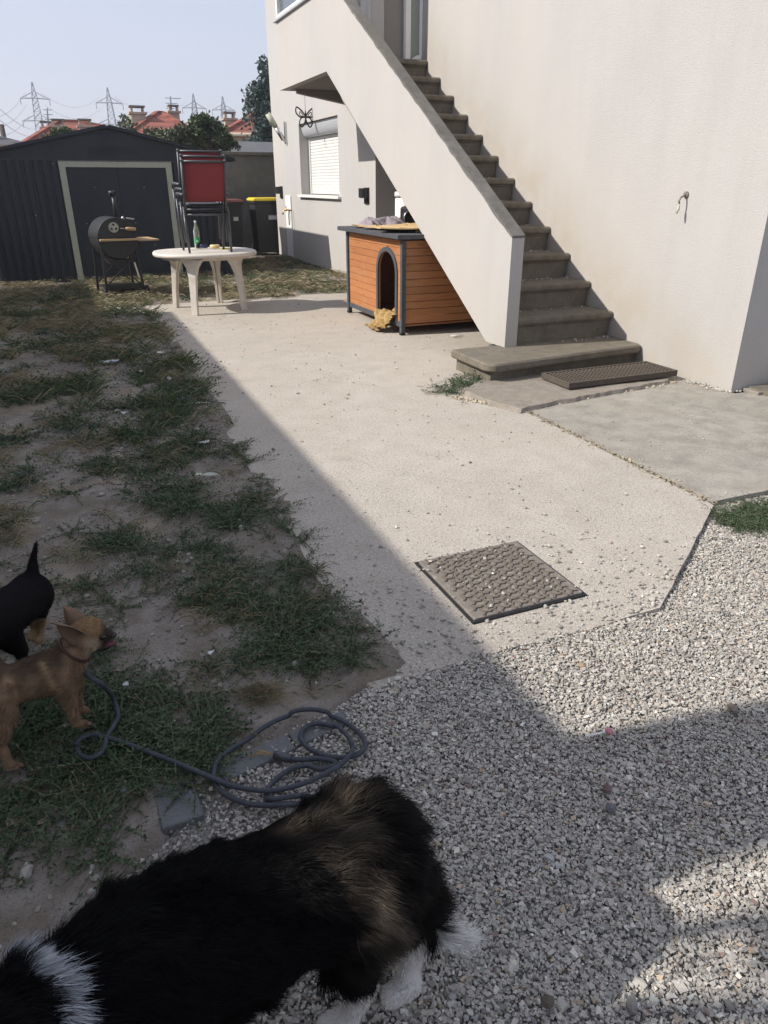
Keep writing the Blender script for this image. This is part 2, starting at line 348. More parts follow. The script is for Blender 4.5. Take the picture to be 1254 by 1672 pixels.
def kid(name, src, parent, loc=(0,0,0), rot=(0,0,0), scale=None):
    """another object sharing src's mesh, child of parent (piece copies)"""
    o = bpy.data.objects.new(name, src if isinstance(src, bpy.types.Mesh) else src.data); COL.objects.link(o); o.parent = parent; o.location = loc; o.rotation_euler = rot
    if scale: o.scale = scale
    return o
def copy_thing(root, loc, rz=None, label=None, scale=None):
    r = root.copy(); COL.objects.link(r); r.location = loc
    if rz is not None: r.rotation_euler = (0, 0, rz)
    if scale: r.scale = scale
    if label: r['label'] = label
    for ch in list(root.children):
        c = ch.copy(); COL.objects.link(c); c.parent = r
        for gch in list(ch.children):
            d = gch.copy(); COL.objects.link(d); d.parent = c
    return r
def npmesh(name, V, F, m, cols=None, parent=None, loc=(0,0,0), smooth=False, **kw):
    """V (n,3), F (m,3 or 4) numpy -> object; cols (n,3) point colours"""
    me = bpy.data.meshes.new(name); k = F.shape[1]
    me.vertices.add(len(V)); me.vertices.foreach_set('co', (V - np.array(loc)).astype(np.float32).ravel())
    me.loops.add(F.size); me.loops.foreach_set('vertex_index', F.astype(np.int32).ravel())
    me.polygons.add(len(F)); me.polygons.foreach_set('loop_start', np.arange(0, F.size, k, dtype=np.int32))
    me.polygons.foreach_set('use_smooth', np.full(len(F), smooth)); me.update(calc_edges=True)
    if cols is not None:
        a = me.color_attributes.new('Col', 'FLOAT_COLOR', 'POINT'); c4 = np.ones((len(V), 4), np.float32); c4[:, :3] = cols; a.data.foreach_set('color', c4.ravel())
    me.materials.append(M[m]); o = bpy.data.objects.new(name, me); COL.objects.link(o)
    if parent: o.parent = parent
    o.location = loc
    return setp(o, kw.get('label'), kw.get('cat'), kw.get('group'), kw.get('kind'))
def catmull(P, per=8):
    P = [np.asarray(p, float) for p in P]; out = []
    for i in range(len(P)-1):
        a, b, c, d = P[max(i-1, 0)], P[i], P[i+1], P[min(i+2, len(P)-1)]
        for k in range(per):
            t = k/per; out.append(.5*((2*b) + (-a+c)*t + (2*a-5*b+4*c-d)*t*t + (-a+3*b-3*c+d)*t**3))
    out.append(P[-1]); return out
def vnoise(x, y, seed=0):
    """cheap smooth value noise, arrays"""
    x = np.asarray(x, float); y = np.asarray(y, float); xi = np.floor(x).astype(int); yi = np.floor(y).astype(int); fx = x-xi; fy = y-yi
    def h(a, b): 
        n = (a*374761393 + b*668265263 + seed*974711) & 0x7fffffff; n = ((n ^ (n >> 13))*1274126177) & 0x7fffffff; return ((n ^ (n >> 16)) & 0xffff)/65535.
    u = fx*fx*(3-2*fx); v = fy*fy*(3-2*fy)
    return (h(xi, yi)*(1-u)+h(xi+1, yi)*u)*(1-v) + (h(xi, yi+1)*(1-u)+h(xi+1, yi+1)*u)*v
def fbm(x, y, seed=0, o=4):
    s = 0; a = .5
    for i in range(o): s = s + a*vnoise(x*2**i, y*2**i, seed+i); a *= .5
    return s
def inpoly(px, py, poly):
    c = np.zeros(np.shape(px), bool); n = len(poly)
    for i in range(n):
        x0, y0 = poly[i][:2]; x1, y1 = poly[(i+1) % n][:2]
        hit = ((y0 > py) != (y1 > py)) & (px < (x1-x0)*(py-y0)/((y1-y0) or 1e-9) + x0); c ^= hit
    return c

# ------------------------------------------------------------------ THE SETTING: ground sheets
def jag(poly, amp, step=.05, seed=0):
    out = []
    for i in range(len(poly)):
        a = np.array(poly[i][:2], float); b = np.array(poly[(i+1) % len(poly)][:2], float); L = np.linalg.norm(b-a); n = max(1, int(L/step))
        d = (b-a)/max(L, 1e-9); nr = np.array([-d[1], d[0]])
        for k in range(n):
            p = a+(b-a)*k/n; j = (fbm(p[0]*9, p[1]*9, seed)-.47)*amp*(0 if k == 0 else 1); out.append(tuple(p+nr*j))
    return out
def gp(x, y, z=0): p = G(x, y, z); return (p[0], p[1])
SLAB = [gp(606,1128), gp(700,1096), gp(790,1071), gp(940,1033), gp(1078,992), (3.06,2.57), (3.10,4.60), gp(757,646), (3.22,5.32), (3.3,5.9), (4.99,5.9), (4.99,11.15), (3.6,11.3), (2.4,11.25), (.95,11.15), (.88,7.0), (.83,3.47), (.80,2.36)]
APRON = [(3.085,2.60), (3.5,2.60), (7.5,2.85), (7.5,4.22), (5.0,4.22), (4.98,4.86), (3.14,4.66)]
GRAVEL = [gp(0,1590), gp(150,1490), gp(245,1375), gp(330,1290), gp(430,1215), gp(560,1150), gp(600,1120), (2.0,2.1), (3.1,2.7), (6.5,2.9), (6.5,-2.5), (-1.2,-2.5), (-1.2,.4)]
slab_np = jag(SLAB, .02, seed=3)
sp = MB(); sp.prism([(x, y, -.07) for x, y in slab_np], (0,0,.07)); put('concrete_slab', sp, 'slab', kind='structure', label='pale concrete slab running past the dog house to the stairs')
ap = MB(); ap.prism([(x, y, -.07) for x, y in jag(APRON, .012, seed=9)], (0,0,.074)); put('concrete_apron', ap, 'apron', kind='structure', label='smooth grey concrete apron in front of the house corner')

def earth_h(x, y):
    ex = fbm(x*1.1, y*1.1, 5)-.47; fx = fbm(x*5, y*5, 8)-.47; f3 = fbm(x*22, y*22, 18, 3)-.44
    z = -.012 + ex*.06 + fx*.035 + f3*.016 - np.clip((y-12.5)/2.5, 0, 1)*.04
    ins = inpoly(x, y, [( .90,1.9),(2.0,2.0),(3.2,2.7),(7.5,2.95),(7.5,4.1),(4.9,4.1),(4.9,11.0),(1.08,10.98),(1.0,7),(.95,3.5)]); lf = .775+.013*y; z = z + .016*np.exp(-((x-lf)/.16)**2)*((y > 1.8) & (y < 11.3))
    near = inpoly(x, y, GRAVEL)
    z = np.where(near, -.05 + ex*.02, z); z = np.where(ins, -.09, z); return z
gx = np.arange(-5, 6.01, .05); gy = np.arange(-2.2, 21, .05); XX, YY = np.meshgrid(gx, gy)
ZZ = earth_h(XX, YY)
nx, ny = len(gx), len(gy); ii = np.arange(nx-1)[None, :]+np.arange(ny-1)[:, None]*nx; ii = ii.ravel()
npmesh('ground', np.stack([XX.ravel(), YY.ravel(), ZZ.ravel()], 1), np.stack([ii, ii+1, ii+nx+1, ii+nx], 1), 'earth', smooth=True, kind='structure', label='bare trodden earth of the yard')
fg = MB(); fg.add([(-1500,-1500,-.14), (1500,-1500,-.14), (1500,1500,-.14), (-1500,1500,-.14)], [(0,1,2,3)]); put('terrain', fg, 'earth', kind='structure', label='flat land out to the horizon')
def bed_h(x, y): return -.037+.026*np.clip((2.3-x)/.6, 0, 1)*np.clip((y-1.15)/.45, 0, 1) + .010*(fbm(x*3, y*3, 2)-.47)
bx_ = np.arange(-1.3, 6.6, .04); by_ = np.arange(-2.6, 3.0, .04); BX, BY = np.meshgrid(bx_, by_); nb_x = len(bx_); bi_ = (np.arange(nb_x-1)[None, :]+np.arange(len(by_)-1)[:, None]*nb_x).ravel()
BZ = np.where(inpoly(BX, BY, GRAVEL), bed_h(BX, BY), -.10)
npmesh('gravel_bed', np.stack([BX.ravel(), BY.ravel(), BZ.ravel()], 1), np.stack([bi_, bi_+1, bi_+nb_x+1, bi_+nb_x], 1), 'bed', smooth=True, kind='structure', label='compacted bed under the gravel')

# broken landing under the grate with a ragged lip
LAND = [gp(852,664,.05), gp(905,652,.05), gp(985,638,.05), gp(1092,618,.05), (4.985,5.04), (4.985,5.34), (3.2,5.34), gp(757,632,.05), gp(790,648,.05)]
lp = jag(LAND, .05, .03, 21); o_ = MB()
c0 = np.mean(np.array(lp), 0)
top = [(x, y,   .036+.014*(fbm(x*20, y*20, 4)-.5)) for x, y in lp]; low = [(c0[0]+(x-c0[0])*1.035, c0[1]+(y-c0[1])*1.06, -.02) for x, y in lp]
n = len(lp); o_.add(top+low, [tuple(range(n))] + [(i, i+n, (i+1) % n+n, (i+1) % n) for i in range(n)]); put('stair_landing', o_, 'rough_edge', kind='structure', label='broken concrete landing below the first step')
# crumbled joint between slab and apron
def pebbles(pts, size, cols, sq=(.55, .9)):
    """faceted stones: returns V,F,C. size array"""
    t = (1+5**.5)/2; B = np.array([(-1,t,0),(1,t,0),(-1,-t,0),(1,-t,0),(0,-1,t),(0,1,t),(0,-1,-t),(0,1,-t),(t,0,-1),(t,0,1),(-t,0,-1),(-t,0,1)])/math.sqrt(1+t*t)
    FI = np.array([(0,11,5),(0,5,1),(0,1,7),(0,7,10),(0,10,11),(1,5,9),(5,11,4),(11,10,2),(10,7,6),(7,1,8),(3,9,4),(3,4,2),(3,2,6),(3,6,8),(3,8,9),(4,9,5),(2,4,11),(6,2,10),(8,6,7),(9,8,1)])
    n = len(pts); sc = np.stack([RNG.uniform(.75, 1.35, n), RNG.uniform(.6, 1.0, n), RNG.uniform(*sq, n)], 1)*size[:, None]*.5
    V = B[None]*(1+RNG.uniform(-.22, .22, (n, 12, 1)))*sc[:, None, :]
    az = RNG.uniform(0, 2*math.pi, n); tl = RNG.normal(0, .26, n); tb = RNG.normal(0, .26, n)
    c, s = np.cos(tl), np.sin(tl); y = V[..., 1]*c[:, None]-V[..., 2]*s[:, None]; z = V[..., 1]*s[:, None]+V[..., 2]*c[:, None]; V[..., 1] = y; V[..., 2] = z
    c, s = np.cos(tb), np.sin(tb); x = V[..., 0]*c[:, None]-V[..., 2]*s[:, None]; z = V[..., 0]*s[:, None]+V[..., 2]*c[:, None]; V[..., 0] = x; V[..., 2] = z
    c, s = np.cos(az), np.sin(az); x = V[..., 0]*c[:, None]-V[..., 1]*s[:, None]; y = V[..., 0]*s[:, None]+V[..., 1]*c[:, None]; V[..., 0] = x; V[..., 1] = y
    V = V+pts[:, None, :]
    F = FI[None]+(np.arange(n)*12)[:, None, None]
    return V.reshape(-1, 3), F.reshape(-1, 3), np.repeat(cols, 12, 0)
def crushed(pts, size, cols):
    """angular crushed stones, eight jittered corners each"""
    B = np.array([(x, y, z) for z in (-1, 1) for y in (-1, 1) for x in (-1, 1)], float)*.62; n = len(pts)
    FQ = np.array([(0,2,3,1), (4,5,7,6), (0,1,5,4), (2,6,7,3), (0,4,6,2), (1,3,7,5)])
    sc = np.stack([RNG.uniform(.75, 1.45, n), RNG.uniform(.6, 1.0, n), RNG.uniform(.35, .62, n)], 1)*size[:, None]*.55
    V = (B[None]*RNG.uniform(.55, 1.25, (n, 8, 1)) + RNG.uniform(-.2, .2, (n, 8, 3)))*sc[:, None, :]
    for a, b in ((1, 2), (0, 2)):
        t = RNG.normal(0, .24, n); c, s = np.cos(t)[:, None], np.sin(t)[:, None]; u = V[..., a]*c-V[..., b]*s; w_ = V[..., a]*s+V[..., b]*c; V[..., a] = u; V[..., b] = w_
    t = RNG.uniform(0, 2*math.pi, n); c, s = np.cos(t)[:, None], np.sin(t)[:, None]; u = V[..., 0]*c-V[..., 1]*s; w_ = V[..., 0]*s+V[..., 1]*c; V[..., 0] = u; V[..., 1] = w_
    V = V+pts[:, None, :]; F = FQ[None]+(np.arange(n)*8)[:, None, None]
    return V.reshape(-1, 3), F.reshape(-1, 4), np.repeat(cols, 8, 0)
def stone_cols(n, warm=.03):
    v = np.clip(RNG.normal(.42, .05, n), .24, .66); c = np.stack([v*1.06, v*.99, v*.87], 1)
    k = RNG.random(n); c[k < warm] *= (1.05, .88, .72); c[k > .97] *= (.9, .98, 1.04); c[(k > .2) & (k < .215)] = np.array([.26,.18,.15])
    c[(k > .3) & (k < .36)] *= 1.45; c[(k > .4) & (k < .48)] *= .55
    return np.clip(c, .03, .75)
def line_scatter(P, n, w, smin, smax, zoff=0.):
    P = np.array(P, float); seg = np.linalg.norm(np.diff(P, axis=0), axis=1); cum = np.concatenate([[0], np.cumsum(seg)])
    t = RNG.random(n)*cum[-1]; i = np.clip(np.searchsorted(cum, t)-1, 0, len(seg)-1); u = ((t-cum[i])/seg[i])[:, None]
    p = P[i]*(1-u)+P[i+1]*u; p = p+RNG.normal(0, w, p.shape)
    s = RNG.uniform(smin, smax, n); return np.column_stack([p, s*.25+zoff]), s
pts, sz = line_scatter([(3.08,2.6), (3.1,3.6), (3.11,4.62)], 620, .022, .004, .020)
cols = stone_cols(len(pts))*np.array([.80,.72,.60])
V, F_, C_ = crushed(pts, sz, cols); npmesh('joint_rubble', V, F_, 'stone', C_, kind='stuff', label='crumbled mortar along the joint between slab and apron')
pts, sz = line_scatter([gp(745,650), gp(850,668), gp(960,648), gp(1095,624)], 900, .03, .008, .035)
cols = stone_cols(len(pts))*np.array([1.0,.92,.8]); V, F_, C_ = pebbles(pts, sz, cols); npmesh('broken_edge_rubble', V, F_, 'stone', C_, kind='stuff', label='broken concrete crumbs along the landing lip')

# ------------------------------------------------------------------ gravel
def poly_scatter(poly, n):
    P = np.array(poly); lo = P.min(0); hi = P.max(0); q = RNG.random((int(n*2.2), 2))*(hi-lo)+lo; q = q[inpoly(q[:, 0], q[:, 1], poly)]; return q[:n]
VIS = [(-.75,.35), (-.65,1.7), (.5,2.0), (1.0,2.0), (2.2,2.25), (3.15,2.85), (5.6,2.85), (5.6,1.8), (2.7,.3), (1.6,-.1), (-.5,-.1)]
q = poly_scatter([(-.7,.42), (-.62,1.7), (.5,2.0), (1.0,2.0), (2.2,2.25), (3.15,2.85), (4.1,2.9), (3.9,2.3), (1.75,.42)], 175000)
nc_ = len(q); q = np.vstack([q, poly_scatter(VIS, 60000)])
idx_ = np.arange(len(q))
px, py = PRJ(np.column_stack([q, np.zeros(len(q))]))
ok = inpoly(q[:, 0], q[:, 1], GRAVEL) & ~inpoly(q[:, 0], q[:, 1], [(x, y) for x, y in APRON])
on = inpoly(q[:, 0], q[:, 1], SLAB); edge = (fbm(q[:, 0]*4, q[:, 1]*4, 31)-.47)
lipx = (q[:, 0] < 1.5) & (q[:, 1] < 1.86 - .10*(q[:, 0]-.7) + .5*(fbm(q[:, 0]*5, q[:, 1]*5, 35)-.42)) ; ok &= ~on | (lipx & (RNG.random(len(q)) < .8))
# thin out towards the left, where earth shows between the stones
fade = np.clip((q[:, 0]-(-.1) + (q[:, 1]-1.0)*-.35)/.55, .12, 1); ok &= RNG.random(len(q)) < np.clip(fade + edge*.8, .10, 1)
onq = on[ok]; q = q[ok]; n = len(q); idx_ = idx_[ok]
sz = np.clip(RNG.lognormal(math.log(.0104), .30, n), .005, .028)*np.where(idx_ >= nc_, 1.25, 1.)
lay = RNG.random(n)**1.4
pts = np.column_stack([q, bed_h(q[:, 0], q[:, 1]) + .003 + lay*.013]); pts[onq, 2] = .002+sz[onq]*.3
V, F_, C_ = crushed(pts, sz, stone_cols(n)); npmesh('gravel', V, F_, 'stone', C_, kind='stuff', label='grey crushed stone gravel covering the near corner of the yard')
N_GRAVEL = n
# stray stones over slab, apron and earth
def near_gravel_density(x, y):
    d = np.exp(-np.maximum(0, y-1.80-.12*np.maximum(0, x-1.2))/np.where(x < 1.25, .22, .13))*1.
    d2 = np.exp(-((x-1.55)**2/.35+(y-2.3)**2/.20))*.22
    return d*.8 + d2*.8 + .010 + .018*(fbm(x*3, y*3, 77) > .62)
q = poly_scatter(SLAB, 60000); q = q[RNG.random(len(q)) < near_gravel_density(q[:, 0], q[:, 1])*np.where(q[:, 1] > 5, .8, 1)]
onm = (q[:, 0] > 1.27) & (q[:, 0] < 1.81) & (q[:, 1] > 2.08) & (q[:, 1] < 2.6)
keep = ~onm | (RNG.random(len(q)) < .45); q = q[keep]; onm = onm[keep]
sz = np.clip(RNG.lognormal(math.log(.0125), .35, len(q)), .006, .03)
pts = np.column_stack([q, sz*.25 + np.where(onm, .021, .001)]); V, F_, C_ = pebbles(pts, sz, stone_cols(len(q)) * .95)
npmesh('stray_gravel', V, F_, 'stone', C_, kind='stuff', label='small stones strewn over the concrete slab')
EARTHP = [(-3,.9), (-3,14.5), (3.0,14.5), (4.9,14.2), (4.9,11.25), (.95,11.2), (.85,7), (.78,2.3), (.6,1.75), (0,1.3)]
q = poly_scatter(EARTHP, 7000); sz = np.clip(RNG.lognormal(math.log(.016), .45, len(q)), .007, .06)
w = np.clip(1.3-q[:, 1]/9, .25, 1); k = RNG.random(len(q)) < w; q = q[k]; sz = sz[k]
pts = np.column_stack([q, earth_h(q[:, 0], q[:, 1])+sz*.15]); V, F_, C_ = pebbles(pts, sz, stone_cols(len(q))*.8); npmesh('yard_pebbles', V, F_, 'stone', C_, kind='stuff', label='pebbles and clods lying on the bare earth')
q = poly_scatter([(3.14,2.65), (7,2.9), (7,4.15), (5,4.15), (4.9,4.8), (3.2,4.6)], 260); sz = RNG.uniform(.006, .016, len(q)); pts = np.column_stack([q, sz*.25+.005])
q2, s2 = line_scatter([(4.94,4.7), (4.95,4.3), (5.3,4.16)], 120, .03, .01, .03, .004); V, F_, C_ = pebbles(np.vstack([pts, q2]), np.concatenate([sz, s2]), stone_cols(len(q)+120)); npmesh('apron_crumbs', V, F_, 'stone', C_, kind='stuff', label='crumbs and white chips on the grey apron')
q = poly_scatter([(-3,.9), (-3,6), (.85,6), (.80,2.35), (.6,1.75), (0,1.3)], 16000); sz = np.clip(RNG.lognormal(math.log(.0085), .5, len(q)), .004, .035); k = fbm(q[:, 0]*4, q[:, 1]*4, 91) > .40; q = q[k]; sz = sz[k]
pts = np.column_stack([q, earth_h(q[:, 0], q[:, 1])+sz*.12]); cc_ = np.array([.27,.225,.18])[None]*RNG.uniform(.55, 1.25, len(q))[:, None]; V, F_, C_ = crushed(pts, sz, cc_); npmesh('earth_crumbs', V, F_, 'stone', C_, kind='stuff', label='crumbly clods of dry soil between the weeds')
# step debris
dp = []
for k in range(1, 13):
    yb = 5.22 if k == 1 else 5.85+.399*(k-2); z = .195 if k == 1 else .44+.2455*(k-2); nn = 26 if k < 5 else 12
    for _ in range(nn): dp.append((5.0-abs(random.gauss(0, .22 if random.random() < .6 else .7))-.02, 5.85+.399*(k-1)-.01-abs(random.gauss(0, .05)), z+.004))
dp = np.array([p for p in dp if p[0] > 3.86]); sz = RNG.uniform(.008, .03, len(dp)); V, F_, C_ = pebbles(dp, sz, stone_cols(len(dp))); npmesh('step_debris', V, F_, 'stone', C_, kind='stuff', label='bits of plaster and leaf litter at the back of the steps')

# ------------------------------------------------------------------ HOUSE
WX = 5.0; HY0, HY1 = 4.27, 18.54; HT = 6.4
house = thing('house', (5.0, 4.27, 0), 'cream rendered house with side stairs and a shuttered ground floor window', 'house')
w = MB()
for y0, y1, z0, z1 in ((HY0,10.2,.0,HT), (10.2,12.14,2.45,HT), (12.14,13.95,0,HT), (13.95,16.4,0,1.40), (13.95,16.4,2.75,HT), (16.4,HY1,0,HT)):
    w.box(WX, WX+.36, y0, y1, z0, z1)
w.box(WX+.36, 10.5, HY0, HY0+.3, 0, HT); w.box(WX+.36, 10.5, HY1-.3, HY1, 0, HT); w.box(10.2, 10.5, HY0+.3, HY1-.3, 0, HT)
put('wall', w, 'stucco', house)
w = MB(); w.box(WX+.05, 10.4, HY0+.05, HY0+.3, -.1, 0); w.box(WX+.05, WX+.36, HY0+.302, HY1-.02, -.1, -.052)
put('plinth', w, 'cap', house)
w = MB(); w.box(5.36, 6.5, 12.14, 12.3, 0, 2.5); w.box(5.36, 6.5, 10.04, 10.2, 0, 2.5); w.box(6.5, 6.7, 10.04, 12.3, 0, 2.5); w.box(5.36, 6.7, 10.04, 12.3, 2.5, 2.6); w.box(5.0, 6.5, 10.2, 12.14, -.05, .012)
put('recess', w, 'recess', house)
rf = MB(); e = .55; x0, x1, y0, y1 = WX-e, 10.5+e, HY0-e, HY1+e; zz = HT; xm = (x0+x1)/2
rf.add([(x0,y0,zz),(x1,y0,zz),(x1,y1,zz),(x0,y1,zz),(xm,y0+3,zz+2),(xm,y1-3,zz+2)], [(0,3,2,1),(0,1,4),(1,2,5,4),(2,3,5),(3,0,4,5)]); put('roof', rf, 'roof_red', house)
# ground floor window with roller shutter
win = put('window', MB().box(WX+.29, WX+.34, 13.96, 16.39, 1.41, 2.74), 'pvc', house, label='roller shutter window closed over the lower floor')
bx = MB(); pr_ = [(WX+.03+.13*(1-math.cos(a))*.9, 0, 2.742-.24*math.sin(a)) for a in np.linspace(0, math.pi/2, 7)]
bx.prism([(WX+.30,13.97,2.742), (WX+.05,13.97,2.742)] + [(WX+.05+.0+.10*(1-math.cos(t)), 13.97, 2.742-.24*math.sin(t)) for t in np.linspace(.25, math.pi/2, 7)] + [(WX+.29,13.97,2.50)], (0,2.42,0)); put('shutter_box', bx, 'pvc_grey', win, bevel=.004)
jl = MB(); jl.box(WX+.20, WX+.288, 16.33, 16.388, 1.41, 2.5); jl.box(WX+.20, WX+.288, 13.965, 14.02, 1.41, 2.5); put('guide_rail', jl, 'pvc', win, kind='stuff')
sl = MB(); hgt = 1.09/19
sl.prism([(0,0,0), (-.012,0,.006), (-.017,0,hgt*.5), (-.012,0,hgt-.008), (0,0,hgt-.003), (.008,0,hgt-.003), (.008,0,0)], (0,2.30,0)); slm = sl.mesh('slat'); slm.materials.append(M['pvc'])
for i in range(19): kid('slat', slm, win, (WX+.24-5.0, 14.025-4.27, 1.412+i*hgt))
for c in win.children:
    if c.name.startswith('slat'): c.location = (WX+.24, 14.025, c.location.z); c.location -= Vector((5.0,4.27,0))
si = MB(); si.box(WX-.07, WX+.285, 13.85, 16.5, 1.345, 1.395); put('sill', si, 'pvc', house, bevel=.006)
# cracks and mends read as slightly different patches: left to the render material

# balcony, enclosed landing and the door at the top of the stairs
stair = thing('outside_staircase', (3.7, 5.2, 0), 'concrete outside staircase with solid rendered parapet climbing to the upper door', 'staircase')
def zt(y): return 1.18+.5975*(y-5.79)
par = MB(); par.prism([(3.7,5.79,.19), (3.7,6.14,.19), (3.7,10.73,3.0), (3.7,13.1,3.0), (3.7,13.1,3.93), (3.7,10.392,3.93), (3.7,5.79,zt(5.79))], (.13,0,0)); put('parapet', par, 'stucco', stair)
# rendered base of parapet meeting the ground, behind first step
pb = MB(); pb.prism([(3.705,5.79,.0), (3.705,5.86,.0), (3.705,6.10,.163), (3.705,5.79,.163)], (.12,0,0)); put('parapet_foot', pb, 'cap', stair)
cp = MB(); L = 4.602; nseg = 60; vs = []
for i in range(nseg+1):
    y = 5.785+L*i/nseg; z = zt(y)+.004; a = -.004-.010*max(0, fbm(y*7, 1, 5)-.35)*2; 
    vs += [(3.70+a, y, z-.018-.05*max(0, fbm(y*11, 3, 9)-.45)), (3.70+a+.002, y, z+.004), (3.834, y, z+.004), (3.834, y, z-.014)]
cp.add(vs, [(i*4+k, (i+1)*4+k, (i+1)*4+k+1, i*4+k+1) for i in range(nseg) for k in range(3)] + [(3,2,1,0), (nseg*4, nseg*4+1, nseg*4+2, nseg*4+3)]); put('coping', cp, 'cap', stair)
# steps
s1 = MB(); r = .09; yf = 5.21; x0 = 3.19; zt1 = .195
def rcorner(x0, yf, r, xe, yb):
    return [(x0+r-r*math.cos(a), yf+r-r*math.sin(a)) for a in np.linspace(0, math.pi/2, 7)] + [(xe-.02, yf+.17), (xe, yf+.21), (xe, yb), (x0, yb)]
t0 = rcorner(x0, yf, r, 4.99, 5.90); t1 = [(min(max(x, x0+.0)+.012*(1 if x < 3.5 else 0), 4.99), y+.012*(1 if y < 5.5 else 0)) for x, y in t0]
n = len(t0); zs = (zt1-.075, zt1-.060, zt1-.016, zt1)
rings = [[(x, y, zs[0]) for x, y in t1], [(x, y, zs[1]) for x, y in t0], [(x, y, zs[2]) for x, y in t0], [(x+(.014 if x < 3.5 else 0), y+(.014 if y < 5.5 else 0), zs[3]) for x, y in t0]]
s1.add([p for rg in rings for p in rg], [(j*n+i, j*n+(i+1) % n, (j+1)*n+(i+1) % n, (j+1)*n+i) for j in range(3) for i in range(n)] + [tuple(range(3*n, 4*n)), tuple(range(n-1, -1, -1))])
s1.prism([(3.25,5.28,-.03), (4.99,5.46,-.03), (4.99,5.90,-.03), (3.25,5.90,-.03)], (0,0,zt1-.075+.03)); put('step', s1, 'step', stair)
prof = lambda z: [(0,.045,z-.30), (0,.045,z-.092), (0,.032,z-.086), (0,.032,z-.074), (0,.008,z-.066), (0,0,z-.05), (0,0,z-.022), (0,.010,z-.006), (0,.03,z), (0,.449,z), (0,.449,z-.30)]
sm_ = MB(); sm_.prism(prof(0), (1.155,0,0)); smesh = sm_.mesh('step'); smesh.materials.append(M['step'])
for k in range(2, 14):
    y = 5.85+.399*(k-2); z = .44+.2455*(k-2); kid('step', smesh, stair, (3.833-3.7, y-5.2, z))
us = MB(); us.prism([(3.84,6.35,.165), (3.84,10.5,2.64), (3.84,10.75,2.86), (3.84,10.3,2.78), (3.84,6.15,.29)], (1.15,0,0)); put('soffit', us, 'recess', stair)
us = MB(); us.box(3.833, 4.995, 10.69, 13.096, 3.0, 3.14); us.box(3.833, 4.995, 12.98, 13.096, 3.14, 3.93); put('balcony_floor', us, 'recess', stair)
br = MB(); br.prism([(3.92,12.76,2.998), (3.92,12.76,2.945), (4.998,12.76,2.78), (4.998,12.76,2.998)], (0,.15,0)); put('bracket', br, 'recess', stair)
ver = thing('glazed_porch', (3.7, 10.4, 3.14), 'glazed porch on the balcony at the head of the stairs', 'porch')
f = MB(); f.box(3.66, 3.86, 10.5, 13.16, 3.932, 3.965); put('sill', f, 'pvc_grey', ver, bevel=.004)
f = MB(); f.box(3.70, 3.82, 13.02, 13.1, 3.967, 5.6); f.box(3.70, 3.82, 11.7, 11.78, 3.967, 5.6); f.box(3.70, 3.82, 10.46, 10.54, 3.967, 5.6); f.box(3.71, 3.81, 10.54, 11.7, 3.967, 4.03); f.box(3.71, 3.81, 11.78, 13.02, 3.967, 4.03); put('frame', f, 'pvc', ver, bevel=.004)
for y0, y1 in ((10.545,11.695), (11.785,13.015)):
    put('pane', MB().box(3.755, 3.765, y0, y1, 4.035, 5.6), 'window_glass', ver)
put('roof', MB().box(3.6, 5.0, 10.3, 13.2, 5.6, 5.75), 'stucco', ver)
put('pane', MB().box(3.84, 4.08, 10.43, 10.44, 3.95, 5.6), 'window_glass', ver)
put('post', MB().box(4.08, 4.17, 10.40, 10.47, 3.14, 5.6), 'pvc_grey', ver, bevel=.004); put('post', MB().box(4.173, 4.235, 10.405, 10.47, 3.14, 5.6), 'pvc_grey', ver, bevel=.004)
put('wall_panel', MB().box(4.238, 4.42, 10.41, 10.47, 3.14, 5.6), 'stucco', ver)
put('wall_panel', MB().box(4.423, 4.70, 10.44, 10.5, 3.14, 5.6), 'recess', ver)  # darkened render puts this porch panel in shade beside the pale one
put('wall_panel', MB().box(3.84, 4.08, 10.43, 10.47, 3.14, 3.945), 'stucco', ver)
dr = put('door', MB().box(4.735, 4.81, 10.40, 10.46, 3.15, 5.4).box(4.945, 4.985, 10.40, 10.46, 3.15, 5.4), 'pvc', ver, bevel=.004, label='white framed door with textured glass')
put('frame', MB().box(4.702, 4.733, 10.395, 10.45, 3.15, 5.5).box(4.988, 5.03, 10.36, 10.45, 3.15, 5.5), 'pvc_grey', dr)
put('pane', MB().box(4.813, 4.942, 10.425, 10.44, 3.15, 5.4), 'frost', dr)
put('letter', MB().prism([(4.82,10.36,3.155), (4.93,10.33,3.155), (4.94,10.34,3.20), (4.90,10.38,3.20)], (0,.02,.01)), 'paper', at=(4.88,10.36,3.155), label='crumpled white paper on the top step against the door', cat='paper')

# fittings on the wall
def sconce(y, z, lab):
    t = thing('wall_lamp', (5.0, y, z), lab, 'wall lamp', 'square black wall lamps beside the window')
    put('back_plate', MB().box(4.975, 4.998, y-.10, y+.10, z-.16, z+.10), 'black_metal', t, bevel=.003)
    put('lamp_head', MB().box(4.87, 4.974, y-.09, y+.09, z-.06, z+.09), 'black_metal', t, bevel=.006)
    put('light_slot', MB().box(4.885, 4.96, y-.07, y+.07, z-.066, z-.0605), 'frost', t)
sconce(12.52, 1.45, 'square black wall lamp between the shuttered window and the dog house roof')
sconce(18.0, 1.46, 'square black wall lamp near the far corner of the house, above the garden tap')
tapt = thing('garden_tap', (5.0, 17.4, .05), 'brass garden tap on a white board fixed low on the house wall', 'tap')
put('board', MB().box(4.975, 4.998, 17.22, 17.66, .04, 1.36), 'white', tapt, bevel=.003)
tp = MB(); tp.cyl((4.974,17.32,1.06), (4.86,17.32,1.06), .022); tp.tube([(4.87,17.32,1.06), (4.83,17.32,1.05), (4.815,17.32,1.0), (4.815,17.32,.96)], .018); tp.cyl((4.885,17.32,1.06), (4.885,17.32,1.12), .014); put('spout', tp, 'brass', tapt)
